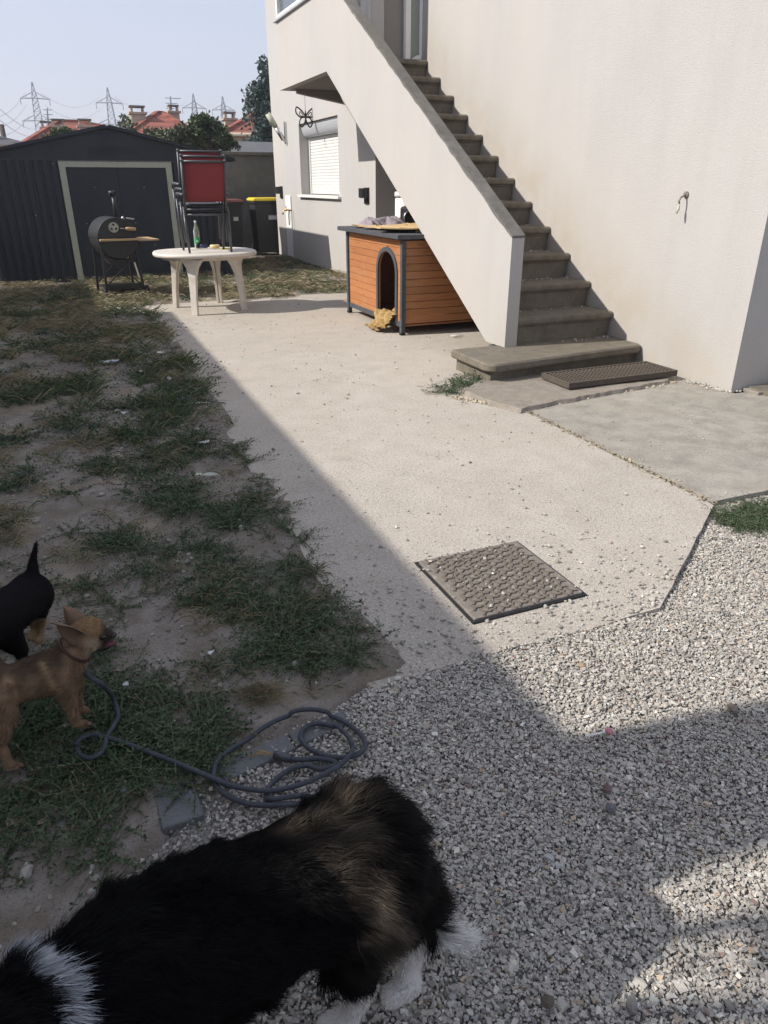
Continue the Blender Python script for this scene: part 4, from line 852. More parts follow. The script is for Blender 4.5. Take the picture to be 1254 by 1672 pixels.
crumple('blanket', (3.62,8.1,.112), .10, .16, .12, 'cloth_y', 'bit of orange blanket inside the dog house', 'blanket', 7)
# cardboard sheets on the roof
def sheet(c, a, b, rz, m='card', th=.012, tilt=(0,0), lab='', name='cardboard_sheet', cut=0.):
    Mx = Matrix.Translation(Vector(c)) @ Euler((tilt[0], tilt[1], rz)).to_matrix().to_4x4(); mb = MB()
    nn = 7; vs = []
    for k in range(2):
        for j in range(nn):
            for i in range(nn):
                u = i/(nn-1)-.5; v = j/(nn-1)-.5; z = th*k + .05*(u*u+v*v)*cut
                vs.append(tuple(Mx @ Vector((u*a*(1-.12*math.sin(5*v+rz)), v*b*(1-.1*math.sin(4*u)), z))))
    q = nn*nn; fs = []
    for j in range(nn-1):
        for i in range(nn-1): a_ = j*nn+i; fs += [(a_+q, a_+1+q, a_+nn+1+q, a_+nn+q), (a_, a_+nn, a_+nn+1, a_+1)]
    rg = [i for i in range(nn)] + [j*nn+nn-1 for j in range(1, nn)] + [(nn-1)*nn+i for i in range(nn-2, -1, -1)] + [j*nn for j in range(nn-2, 0, -1)]
    fs += [(rg[i], rg[(i+1) % len(rg)], rg[(i+1) % len(rg)]+q, rg[i]+q) for i in range(len(rg))]
    mb.add(vs, fs); put(name, mb, m, at=c, label=lab, cat='cardboard')
sheet((3.92,8.62,1.108), .95, .62, .5, lab='large torn cardboard sheet lying flat on the dog house roof', cut=1)
sheet((3.75,8.05,1.125), .70, .50, -.35, lab='cardboard sheet with its corner over the roof edge near the dog house door', cut=1.)
sheet((4.18,8.35,1.165), .75, .16, .25, tilt=(.15,-.1), lab='long cardboard flap sticking up towards the parapet', cut=.6)
sheet((4.28,8.15,1.22), .46, .13, .6, tilt=(.2,-.35), lab='short cardboard strip propped highest on the dog house roof', cut=.3)
sheet((3.62,9.05,1.108), .34, .30, .9, lab='small cardboard scrap at the left end of the dog house roof', cut=1.)
q = np.array([(random.uniform(3.75,4.55), random.uniform(7.68,7.95), 1.10) for _ in range(140)]); sz = RNG.uniform(.02,.06,140); q[:, 2] += sz*.2
V, F_, C_ = pebbles(q, sz, np.clip(stone_cols(140)*1.4, 0, .7)*[1,.92,.8]); npmesh('roof_litter', V, F_, 'stone', C_, kind='stuff', label='rubble and dry scraps on the near edge of the dog house roof')

# things behind the dog house
tk = thing('white_canister', (4.87,10.6,0), 'tall white canister with a red cap standing behind the dog house', 'canister'); c = (4.87,10.6)
put('body', MB().tube([(c[0],c[1],z) for z in (0,.02,1.40,1.43)], [.16,.175,.175,.15], 24), 'pvc', tk, bevel=.0); put('shoulder', MB().cyl((c[0],c[1],1.432), (c[0],c[1],1.50), .185, .18, n=24), 'white', tk)
put('cap', MB().cyl((c[0],c[1],1.502), (c[0],c[1],1.57), .14, .10, n=20), 'red', tk)
bl = thing('black_machine', (4.76,10.05,0), 'black boxy machine with a round reel leaning by the white canister', 'machine')
put('casing', MB().prism([(4.55,9.9,.0), (4.97,9.9,.0), (4.97,9.9,1.36), (4.72,9.9,1.34), (4.57,9.9,1.30)], (0,.28,0)), 'black_metal', bl, bevel=.02)
put('reel', MB().cyl((4.60,9.895,1.16), (4.60,9.86,1.16), .12, n=24), 'dark', bl); put('reel_rim', MB().tube([(4.60+.11*math.cos(a), 9.855, 1.16+.11*math.sin(a)) for a in np.linspace(0, 2*math.pi, 25)], .008, 6, False), 'steel', bl)

# ------------------------------------------------------------------ rope lead from the brown dog
def z7(x, y): return (x/2.162+120, y/2.162+880)
RP = [(100,520),(140,565),(158,625),(150,675),(122,718),(116,755),(98,782),(60,795),(28,782),(20,755),(48,730),(110,722),(180,740),(280,778),(380,820),(480,862),(560,893),(680,912),(780,895),(880,855),(955,808),(985,765),(965,710),(920,672),(860,658),(815,675),(803,710),(830,745),(880,770),(950,780),(1010,765),(1030,730),(1000,685),(930,640),(850,620),(770,628),(690,660),(620,710),(550,755),(505,800),(498,860),(530,905),(590,935),(660,947),(750,945),(860,940),(800,925),(700,935),(682,905),(705,865),(760,822),(820,806),(870,820),(915,812),(925,797),(870,782),(800,785),(748,777)]
pts = []
pts.append(AY(131,1080,2.0)); pts.append(AY(138,1092,1.985)); first = AY(142,1104,1.95); pts.append(first)
for i, (x, y) in enumerate(RP):
    x, y = z7(x, y); g_ = G(x, y, .012); hz = .03 if i < 22 else .014
    if i < 3: hz = (.14,.075,.04)[i]; g_ = AY(x, y, 1.93+.0) if i < 1 else G(x, y, hz)
    pts.append(np.array([g_[0], g_[1], g_[2] if i < 1 else hz]))
cm = catmull(pts, 8)
cm = [p + np.array([0, 0, .004+.006*(fbm(i*.11, 3, 4)) + (.012 if i % 97 < 14 else 0)]) for i, p in enumerate(cm)]
ro = thing('rope_lead', tuple(pts[0]*[1,1,0]), 'long grey rope lead coiling from the brown dog across the weeds and gravel', 'dog lead')
put('rope', MB().tube(cm, .0078, 8), 'rope', ro)
e = cm[-1]; d = (e-cm[-3]); d = d/np.linalg.norm(d); put('rope_end', MB().tube([e-d*.02, e+d*.035], [.013,.014], 10), 'charcoal', ro)
fr = MB()
for k in range(5): s_ = e+d*.035; fr.tube([s_, s_+d*.03+np.array([random.uniform(-.01,.01), random.uniform(-.015,.015), .004]), s_+d*random.uniform(.05,.08)+np.array([random.uniform(-.02,.02), random.uniform(-.02,.02), -.004])], .0014, 4)
put('frayed_yarn', fr, 'cloth_y', ro, kind='stuff')

# ------------------------------------------------------------------ litter
def litter(name, px, py, a, b, rz, m, lab, cat, z=.01, th=.004, n=7):
    c = G(px, py, z); pts_ = []
    for k in range(n): t = 2*math.pi*k/n; r_ = random.uniform(.7, 1.1); x_, y_ = a*.5*r_*math.cos(t), b*.5*r_*math.sin(t); pts_.append((c[0]+x_*math.cos(rz)-y_*math.sin(rz), c[1]+x_*math.sin(rz)+y_*math.cos(rz), z+random.uniform(0,.012)))
    put(name, MB().prism(pts_, (0,0,th)), m, at=tuple(c), label=lab, cat=cat)
LT = [(335,776,.16,.05,-.4,'cream_trim','pale leaf shaped paper scrap on the earth beside the weeds','paper scrap','paper_scrap'), (293,652,.12,.06,.3,'paper','oval white scrap at the edge of the grass','scrap','paper_scrap'),
 (262,577,.10,.12,.2,'paper','upright white tuft of paper near the slab','paper','crumpled_paper'), (188,504,.22,.12,0,'paper','crumpled whitish plastic near the barbecue','plastic','plastic_scrap'),
 (178,591,.22,.10,0,'bluewhite','grey white rag lying on the bare patch','rag','rag'), (277,620,.04,.20,0,'paper','thin white sliver standing in the grass','scrap','paper_scrap'), (325,660,.2,.06,-.2,'cream_trim','dry pale strip at the slab edge','scrap','paper_scrap'),
 (203,675,.06,.04,0,'paper','small white bit on the grass left of the slab','scrap','paper_scrap'), (334,723,.10,.04,.1,'paper','pale bit among the weeds under the sunlit path','scrap','paper_scrap'), (228,607,.07,.05,0,'paper','white scrap half hidden in the lawn','scrap','paper_scrap'),
 (115,487,.16,.06,0,'yellow','yellow dandelion coloured scrap in front of the shed','scrap','yellow_scrap'), (205,1120,.03,.02,.4,'paper','white chip in the weeds right of the rope','chip','white_chip'),
 (800,551,.05,.035,.1,'paper','white paper crumb left of the first step','scrap','paper_scrap'), (745,549,.16,.05,-.2,'paper','torn white paper with dry leaves beside the dog house','scrap','paper_scrap'), (345,1067,.03,.02,0,'paper','white chip between the weeds and slab','chip','white_chip')]
for x, y, a, b, rz, m, lab, cat, nm in LT: litter(nm, x, y, a, b, rz, m, lab, cat)
a = G(955,1207,0); b = G(993,1199,0); ll = thing('lollipop', tuple((a+b)/2), 'pink lollipop on a white stick lying on the sunlit gravel', 'lollipop'); a[2] = .012; b[2] = .014
put('stick', MB().cyl(a, b, .0028, n=8), 'white', ll); put('sweet', MB().ell(b, (.013,.013,.010)), 'pink', ll)
def shard(px, py, s, col, lab, nm='brown_stone'):
    c = G(px, py, -.01); V, F_, C_ = pebbles(np.array([[c[0],c[1],.0]]), np.array([s]), np.array([col])); npmesh(nm, V, F_, 'stone', C_, loc=tuple(c), label=lab, cat='stone')
shard(990,1292,.036,(.17,.12,.11), 'reddish brown stone lying in the shaded gravel'); shard(996,1325,.045,(.15,.15,.155), 'dark slate sliver just below the reddish stone', 'slate_chip'); shard(1030,1645,.036,(.22,.21,.19), 'big rounded pebble at the bottom edge of the gravel', 'large_pebble')
shard(893,1640,.036,(.11,.09,.07), 'dark elongated bark chip near the white dog paw', 'bark_chip'); shard(1195,1150+10,.045,(.25,.21,.17), 'buff stone at the shadow edge on the gravel', 'large_pebble'); shard(950,1090,.04,(.30,.22,.14), 'ochre stone in the sunlit gravel', 'large_pebble')
shard(609,1100,.045,(.4,.38,.33), 'pale rounded stone beside the weeds at the slab corner', 'large_pebble'); shard(930,905,.028,(.2,.18,.15), 'dark stone on the slab near the manhole', 'large_pebble')

# ------------------------------------------------------------------ beyond the yard: houses, trees, pylons
def hip_house(name, Y, xl, xr, depth, ze, zr, rl, rr, roofm, lab, wallz=0, chim=(), wins=()):
    """xl,xr eave extents; rl,rr ridge ends"""
    t = thing(name, ((xl+xr)/2, Y+depth/2, 0), lab, 'house', 'houses beyond the yard')
    put('wall', MB().box(xl+.5, xr-.5, Y+.5, Y+depth-.5, -.2, ze), 'house_wall', t)
    r = MB(); ym = Y+depth/2
    V_ = [(xl,Y,ze),(xr,Y,ze),(xr,Y+depth,ze),(xl,Y+depth,ze),(rl,ym,zr),(rr,ym,zr)]
    r.add(V_ + [(x,y,z-.15) for x,y,z in V_[:4]], [(0,1,5,4),(1,2,5),(2,3,4,5),(3,0,4),(6,9,8,7),(0,6,7,1),(1,7,8,2),(2,8,9,3),(3,9,6,0)]); rf_ = put('roof', r, roofm, t)
    rd = MB(); rd.bar((rl,ym,zr+.03), (rr+.001,ym,zr+.03), .25, .14); rd.bar((rl,ym,zr+.03), (xl,Y,ze+.03), .25, .14); rd.bar((rr,ym,zr+.03), (xr,Y,ze+.03), .25, .14); put('ridge_tiles', rd, roofm, rf_, kind='stuff')
    put('gutter', MB().cyl((xl,Y-.06,ze-.06), (xr,Y-.06,ze-.06), .09, n=8), 'chimney', t)
    for (cx, cz0, cz1, cw, cy) in chim:
        ch = put('chimney', MB().box(cx-cw/2, cx+cw/2, cy-cw/2, cy+cw/2, cz0, cz1-.35), 'chimney', rf_, bevel=.02)
    for (cx, cz0, cz1, cw, cy) in chim:
        put('chimney_cap', MB().box(cx-cw/2-.09, cx+cw/2+.09, cy-cw/2-.09, cy+cw/2+.09, cz1-.346, cz1-.25), 'chimney', t)
        for sx in (-1, 1): put('pot', MB().box(cx+sx*cw*.38-.05, cx+sx*cw*.38+.05, cy-.2, cy+.2, cz1-.248, cz1-.02), 'chimney', t)
        put('cap_plate', MB().box(cx-cw/2-.02, cx+cw/2+.02, cy-cw/2, cy+cw/2, cz1-.018, cz1+.06), 'cap', t)
    for (wx0, wx1, wz0, wz1) in wins:
        wi = put('window', MB().box(wx0, wx1, Y+.46, Y+.495, wz0, wz1), 'pvc', t); put('pane', MB().box(wx0+.08, wx1-.08, Y+.44, Y+.458, wz0+.08, wz1-.08), 'window_glass', wi); put('lintel', MB().box(wx0-.1, wx1+.1, Y+.44, Y+.495, wz1+.003, wz1+.15), 'chimney', wi)
    return t
def ay(x, y, Y): p = AY(x, y, Y); return p[0], p[2]
# 1: grey roof, far left
Y = 38; xr_, ze = ay(38,236,Y); _, zr = ay(5,211,Y+4)
hip_house('neighbour_house', Y, xr_-11, xr_, 9, ze, zr+.35, xr_-7, xr_-4.2, 'roof_grey', 'cream house with grey tiled hip roof at the left edge', chim=((xr_-3.3, zr-.6, zr+1.9, .35, Y+5),), wins=((xr_-2.6,xr_-1.4,ze-1.3,ze-.35),))
# 2: red roof left with three chimneys
Y = 44; xl_, ze = ay(24,243,Y); _, zr = ay(110,204,Y+4); rl_, _ = ay(98,205,Y+4.5); rr_, _ = ay(133,204,Y+4.5)
c1 = ay(75,200,Y+3); c2 = ay(95,200,Y+3); c3 = ay(138,200,Y+2)
hip_house('neighbour_house', Y, xl_, xl_+10.5, 9, ze, zr+.2, rl_, rr_, 'roof_red', 'long red hip roofed house with three chimneys behind the shed', chim=((c1[0],zr-1.4,c1[1]+.1,.55,Y+4.5), (c2[0],zr-1.2,c2[1]+.1,.62,Y+3), (c3[0],zr-1.,c3[1]+.1,.65,Y+2)), wins=((xl_+.8,xl_+2.2,ze-1.5,ze-.4),))
# 3: middle
Y = 42; xl_, ze = ay(196,226,Y); xr_, _ = ay(325,226,Y); rr_, zr = ay(262,184,Y+4); c1 = ay(224,178,Y+3); c2 = ay(280,180,Y+5)
hip_house('neighbour_house', Y, xl_, xr_+.5, 8.5, ze, zr, rr_-.15, rr_+.15, 'roof_red', 'red pyramid roofed house peeking over the leafy trees', chim=((c1[0],zr-1.8,c1[1]+.1,.75,Y+3.2), (c2[0]+.1,zr-1.6,c2[1]+.2,.55,Y+5)))
an = thing('tv_antenna', (c2[0]+.1, Y+5, c2[1]), 'tall television antenna on the middle house chimney', 'antenna'); a0 = ay(280,180,Y+5); a1 = ay(278,157,Y+5)
put('mast', MB().cyl((a0[0],Y+5,a0[1]), (a1[0],Y+5,a1[1]), .035, n=6), 'pylon', an)
for k in range(3): put('boom', MB().bar((a1[0]-.3,Y+5,a1[1]-.1-.25*k), (a1[0]+.55-.2*k,Y+5,a1[1]-.1-.25*k), .03), 'pylon', an)
# 4: right
Y = 40; xl_, ze = ay(362,217,Y); xr_ = xl_+11; c1 = ay(379,188,Y+3); _, zr = ay(450,170,Y+4.5)
hip_house('neighbour_house', Y, xl_, xr_, 9, ze, zr+.2, xl_+4.3, xr_-4.3, 'roof_red', 'red roofed house with cream walls left of the dark conifer', chim=((c1[0],zr-2.6,c1[1]+.15,.6,Y+3.8),), wins=((ay(404,225,Y)[0],ay(424,225,Y)[0],ay(410,236,Y)[1]-.8,ay(410,224,Y)[1]),))

def leafcloud(name, blobs, n, size, cols, m='leafcol', parent=None, spiky=0.):
    """leaf cards spread through clumps; blobs [(cx,cy,cz,rx,ry,rz)]"""
    vol = np.array([b[3]*b[4]*b[5] for b in blobs])**.8; bi = RNG.choice(len(blobs), n, p=vol/vol.sum()); B = np.array(blobs)[bi]
    d = RNG.normal(size=(n, 3)); d /= np.linalg.norm(d, axis=1)[:, None]; r = RNG.random(n)**(1/2.2)*(1+spiky*np.maximum(0, RNG.normal(0, 1, n)))
    P = B[:, :3]+d*r[:, None]*B[:, 3:]
    gate = fbm(P[:, 0]*3, P[:, 2]*3+P[:, 1]*2, 12) > .42; P = P[gate]; n = len(P); d = d[gate]
    u = RNG.normal(size=(n, 3)); u /= np.linalg.norm(u, axis=1)[:, None]; u = u+d*.6; u /= np.linalg.norm(u, axis=1)[:, None]
    v = np.cross(u, RNG.normal(size=(n, 3))); v /= np.linalg.norm(v, axis=1)[:, None]; s = size*RNG.uniform(.55, 1.4, n)[:, None]
    nn = np.cross(u, v)
    V = np.stack([P, P+u*s*.5+v*s*.28+nn*s*.06, P+u*s, P+u*s*.5-v*s*.28+nn*s*.06], 1).reshape(-1, 3); i = np.arange(n)*4
    F_ = np.concatenate([np.stack([i, i+1, i+2], 1), np.stack([i, i+2, i+3], 1)])
    c = np.array(cols)[RNG.integers(0, len(cols), n)]*RNG.uniform(.6, 1.35, n)[:, None]
    return npmesh(name, V, F_, m, np.repeat(c, 4, 0), parent=parent, loc=(0,0,0))
def tree(name, base, h, blobs, n, size, cols, lab, spiky=.0, tr=.09, cat='tree'):
    t = thing(name, (base[0],base[1],0), lab, cat)
    o = MB(); o.tube([(base[0],base[1],-.1), (base[0]+.05,base[1],h*.4), (base[0],base[1]+.05,h*.8)], [tr,tr*.7,tr*.3], 8)
    for b in blobs[:10]:
        o.tube([(base[0],base[1],min(h*.5, b[2]*.6)), ((base[0]+b[0])/2,(base[1]+b[1])/2,b[2]*.8), (b[0],b[1],b[2]+b[5]*.5)], [tr*.4,tr*.25,.012], 5)
    put('trunk', o, 'bark', t)
    cr = leafcloud('crown', [(b[0]-base[0],b[1]-base[1],b[2],*b[3:]) for b in blobs], n, size, cols, parent=t, spiky=spiky); return t
GR = [(.060,.090,.038), (.08,.115,.05), (.045,.07,.03), (.13,.16,.08)]
GL = [(.12,.145,.085), (.15,.17,.11), (.09,.11,.06), (.17,.17,.11)]
def pb_(pxs, Y, r):
    out = []
    for x, y, k in pxs: p = AY(x, y, Y+random.uniform(-.5,.5)); out.append((p[0],p[1],p[2],r*k,r*k,r*k))
    return out
b = pb_([(320,207,.8),(335,202,.7),(350,212,.8),(330,222,1.1),(350,228,1.1),(368,232,.8),(310,227,1.),(342,212,.9),(318,198,.4),(358,222,.6),(380,238,.5),(300,234,.8),(386,241,.3),(328,194,.4)], 22.5, .30)
b += pb_([(306,192,.3),(303,184,.18),(337,190,.3),(350,198,.3),(318,187,.3),(300,205,.3),(364,212,.3),(341,186,.15)], 22.5, .30)
tree('fruit_tree', (AY(345,236,22.5)[0],22.5), 3.2, b, 9500, .095, GR, 'bushy dark green tree over the boundary wall', .10)
b = pb_([(212,224,.5),(228,221,.55),(245,220,.6),(262,221,.6),(280,224,.7),(296,218,.6),(250,228,.8),(272,232,.8),(225,228,.7),(300,228,.7),(290,211,.3),(236,214,.3),(256,213,.2)], 21.8, .26)
tree('lilac_bush', (AY(255,236,21.8)[0],21.8), 2.6, b, 7000, .075, GL, 'light greyish green bush just above the shed roof', .12, .05, 'bush')
b = pb_([(204,199,.35),(200,205,.3),(212,204,.3),(196,212,.4),(208,210,.35)], 21.8, .42)
tree('sapling', (AY(204,236,21.8)[0],21.8), 2.9, b, 420, .10, GL, 'thin sapling shoots left of the middle chimney', .25, .025, 'sapling')
b = pb_([(80,230,.6),(95,224,.7),(108,220,.6),(118,224,.5),(90,232,.6),(72,236,.4)], 24, .28)
tree('shrub', (AY(95,240,24)[0],24), 2.6, b, 3000, .09, GR, 'dark green shrub in front of the three chimney house', .12, .04, 'shrub')
cb_ = []
for k in range(26):
    y = 108+(240-108)*k/25; hw = (3+ (y-104)*.16 if y < 150 else 15)+random.uniform(-3,4); cb_.append((432-hw*.0+random.uniform(-3,3), y, .22+hw/30))
b = []
for x, y, k in cb_:
    p = AY(x+6, y, 27); b.append((p[0],p[1],p[2],k*1.05,k*1.05,.34))
tree('conifer', (AY(438,240,27)[0],27), 6.2, b, 14000, .13, [(.05,.085,.075),(.07,.11,.10),(.04,.065,.06),(.09,.13,.12)], 'tall blue green conifer at the far corner of the house', .05, .12)

# pylons (about 200 m away)
def pylon(px, ptop, pbase, Y, lab, first=None):
    x, zt_ = ay(px, ptop, Y)
    if first is not None:
        s = zt_/first[1]; return copy_thing(first[0], (x, Y, 0), 0.0, lab, (s, s, s))
    t = thing('pylon', (x, Y, 0), lab, 'pylon', 'lattice pylons on the horizon'); H = zt_
    def hw(z): return .35+ (H-z)*.062 if z < H*.86 else max(.06, .35+(H*.14)*.062 - (z-H*.86)/(H*.14)*(.29+H*.14*.062))
    for sx in (-1, 1):
        for sy in (-1, 1):
            put('leg', MB().tube([(x+sx*hw(z), Y+sy*hw(z), z) for z in np.linspace(0, H, 9)], .11, 4, smooth=False), 'pylon', t)
    lat = MB(); zs = [0]
    while zs[-1] < H*.95: zs.append(zs[-1]+max(1.1, hw(zs[-1])*1.7))
    for z0, z1 in zip(zs[:-1], zs[1:]):
        a, b_ = hw(z0), hw(min(z1, H))
        for (ax, ay_, bx_, by_) in ((-1,-1,1,-1), (1,-1,-1,-1), (-1,1,1,1), (-1,-1,-1,1), (1,-1,1,1)):
            lat.bar((x+ax*a,Y+ay_*a,z0), (x+bx_*b_,Y+by_*b_,min(z1,H)), .085)
        lat.bar((x-a,Y-a,z0), (x+a,Y-a,z0), .07)
    put('lattice', lat, 'pylon', t, kind='stuff')
    for fz, L in ((.86,.135), (.66,.150), (.46,.165)):
        z = H*fz; L = L*H; c = MB()
        for s in (-1, 1):
            w_ = hw(z); tip = (x+s*L,Y,z-.15); c.bar((x+s*w_,Y-w_,z), tip, .13); c.bar((x+s*w_,Y+w_,z), tip, .13); c.bar((x+s*w_*.8,Y,z+H*.05), tip, .13); c.bar((x+s*(w_+L)/2,Y,z), (x+s*(w_+L)/2,Y,z+H*.022), .09)
            c.bar(tip, (x+s*L,Y,z-1.4), .14)
        c.bar((x-hw(z),Y,z), (x+hw(z),Y,z), .12); put('crossarm', c, 'pylon', t)
    return (t, H)
f1 = pylon(52, 134, 230, 200, 'tallest lattice pylon on the left skyline'); f1[0].rotation_euler = (0,0,0)
pylon(175, 143, 230, 205, 'lattice pylon above the shed ridge', f1); pylon(315, 153, 230, 240, 'lattice pylon rising behind the bushy tree', f1); pylon(363, 157, 230, 260, 'smallest lattice pylon left of the red roof', f1)
def wire(pa, Ya, pb2, Yb, sag, lab, r=.035):
    a = np.array(AY(pa[0], pa[1], Ya)); b_ = np.array(AY(pb2[0], pb2[1], Yb)); pts_ = []
    for k in range(17): t = k/16; p = a*(1-t)+b_*t; p[2] -= sag*4*t*(1-t); pts_.append(p)
    put('power_line', MB().tube(pts_, r, 4), 'pylon', at=tuple(a), label=lab, cat='power line', group='power lines on the left skyline')
wire((40,152),200,(-60,190),120,2.,'power line from the top arm of the tallest pylon towards the left'); wire((43,171),200,(-60,205),120,2.,'power line from the middle arm of the tallest pylon'); wire((47,190),200,(-60,215),120,2.,'power line from the lowest arm of the tallest pylon')
wire((163,158),205,(68,152),200,2.5,'power line joining the top arms of the two left pylons', .03); wire((165,177),205,(73,171),200,2.5,'power line joining the middle arms of the two left pylons', .03); wire((168,196),205,(78,190),200,2.5,'power line joining the lowest arms of the two left pylons', .03)
wire((-20,160),90,(60,210),200,1.,'power line dropping from the left edge across the sky', .03); wire((-20,180),90,(60,222),200,1.,'lower power line dropping from the left edge', .03)
wire((303,168),240,(187,158),205,3.,'power line between the second and third pylons', .03)
ua = thing('street_pole', tuple(AY(4,212,36)*[1,1,0]), 'wooden pole leaning behind the grey roof at the left edge', 'pole'); put('pole', MB().cyl(AY(7,232,44)*[1,1,0], AY(2,203,44), .12, n=8), 'bark', ua)
an = thing('tv_antenna', tuple(AY(77,200,46)), 'thin television antenna beside the tallest pylon', 'antenna'); t0_ = AY(79,205,47); t1_ = AY(77,176,47); put('mast', MB().cyl(t0_, t1_, .035, n=6), 'pylon', an)
for k in range(4): put('boom', MB().bar(t1_+np.array([-.22,0,-.1-.22*k]), t1_+np.array([.22,0,-.1-.22*k]), .03), 'pylon', an)

# ------------------------------------------------------------------ unseen building and tree left of the yard, shaped to cast its shade
nb_ = thing('shade_building', (-6.5, 3, 0), 'unseen rendered building left of the yard, shaped to cast the long shade', 'building')
HA = 3.58; EX = -3.22
for a_, b_ in ((1.46,1.30), (1.33,1.02), (1.16,.72), (1.02,.42), (.80,.30)): put('shade_bar', MB().bar((-3.45,a_,HA-.355), (-3.45,b_,HA+.62), .045), 'black_metal', nb_)  # slanted bars added out of view to lay shadow stripes on the gravel
put('wall', MB().box(-9.5, EX-.02, 1.54, 11.02, -.12, HA-.12), 'render', nb_); put('lower_wall', MB().box(-9.5, EX-.02, -7, 1.52, -.12, HA-.50), 'render', nb_); put('flat_roof', MB().box(-9.6, EX, 1.50, 11.06, HA-.12, HA), 'cap', nb_); put('lower_roof', MB().box(-9.6, EX, -7.1, 1.497, HA-.50, HA-.36), 'cap', nb_)  # unseen walls and roofs, heights set by where their shade ends
put('chimney', MB().box(-4.35, EX-.0, 1.66, 2.02, HA+.001, HA+2.9), 'render', nb_)  # chimney added so that a strip of gravel falls in shade
put('added_chimney_pot', MB().cyl((-3.8,1.75,HA+2.9), (-3.8,1.75,HA+3.3), .14), 'roof_red', nb_)  # pot on the added chimney, out of view
put('shade_block', MB().box(-9.5, EX-.3, 11.1, 14.4, -.12, 3.13), 'render', nb_)  # lower block added to set the shade edge further up the yard
tree('overhanging_tree', (-4.6,.4), 5.0, [(-4.2,1.18,3.9,.45,.07,.30), (-4.5,.98,4.1,.5,.07,.5), (-4.0,.3,3.9,.5,.28,.4), (-4.3,1.36,4.4,.3,.06,.5), (-4.2,.1,4.7,.4,.3,.4)], 700, .10, GR, 'unseen leafy tree over the left roof, crown shaped to dapple the gravel', .1)  # thin leaf clumps out of view, placed to dapple the near gravel

# ------------------------------------------------------------------ weeds: prostrate knotweed mats and dry grass (instanced sprigs, one object each)
def sprig_mesh(name, kind, seed):
    r = np.random.default_rng(seed); V = []; F_ = []; C_ = []
    def quad(p, q, wv, c0):
        o = len(V); V.extend([p-wv*.15, p+wv*.15, q+wv, q-wv]); F_.append((o, o+1, o+2, o+3)); C_.extend([c0]*4)
    def leaf(p, d, s, c0):
        n_ = r.normal(size=3); wv = np.cross(d, n_); wv /= np.linalg.norm(wv)+1e-9; o = len(V)
        V.extend([p, p+d*s*.5+wv*s*.22, p+d*s, p+d*s*.5-wv*s*.22]); F_.append((o, o+1, o+2, o+3)); C_.extend([c0]*4)
    if kind == 'weed':
        for k in range(13):
            a = r.uniform(0, 2*math.pi); L = r.uniform(.06, .17); p = np.array([0, 0, .0]); d = np.array([math.cos(a), math.sin(a), r.uniform(.05, .7)]); ns = 9
            g_ = r.uniform(.7, 1.3); st = np.array([.10, .085, .05])*g_ if r.random() < .35 else np.array([.07, .095, .045])*g_
            for i in range(ns):
                d = d + r.normal(0, .16, 3); d[2] = d[2]*.8 - .03; d /= np.linalg.norm(d); q = p+d*L/ns; q[2] = max(q[2], .003)
                wv = np.cross(d, [0, 0, 1.]); wv = wv/np.linalg.norm(wv)*.0011; o = len(V); V.extend([p-wv, p+wv, q+wv, q-wv]); F_.append((o, o+1, o+2, o+3)); C_.extend([st]*4)
                for m_ in range(2):
                    ld = d*.6+r.normal(0, .7, 3); ld[2] = abs(ld[2])*.6; ld /= np.linalg.norm(ld); cc = np.array([.060, .092, .046])*r.uniform(.55, 1.5)
                    if r.random() < .08: cc = np.array([.16, .15, .09])
                    leaf(q, ld, r.uniform(.007, .015), cc)
                p = q
    else:
        for k in range(26):
            a = r.uniform(0, 2*math.pi); L = r.uniform(.03, .10); b0 = np.array([r.normal(0, .018), r.normal(0, .018), 0]); d = np.array([math.cos(a)*.6, math.sin(a)*.6, r.uniform(.4, 1.1)])
            dry = r.random() < (.85 if kind == 'straw' else .25); cc = (np.array([.34, .285, .18]) if dry else np.array([.08, .12, .045]))*r.uniform(.6, 1.3); p = b0; w_ = .0014
            for i in range(3):
                d = d/np.linalg.norm(d); q = p+d*L/3; q[2] = max(.002, q[2]); wv = np.cross(d, [math.sin(a), -math.cos(a), .2]); wv = wv/np.linalg.norm(wv)*w_; o = len(V)
                V.extend([p-wv, p+wv, q+wv*.6, q-wv*.6]); F_.append((o, o+1, o+2, o+3)); C_.extend([cc]*4); p = q; d[2] -= .55 if kind == 'straw' else .3
    me_o = npmesh(name, np.array(V), np.array(F_), 'leafcol', np.array(C_)); me = me_o.data; bpy.data.objects.remove(me_o); return me
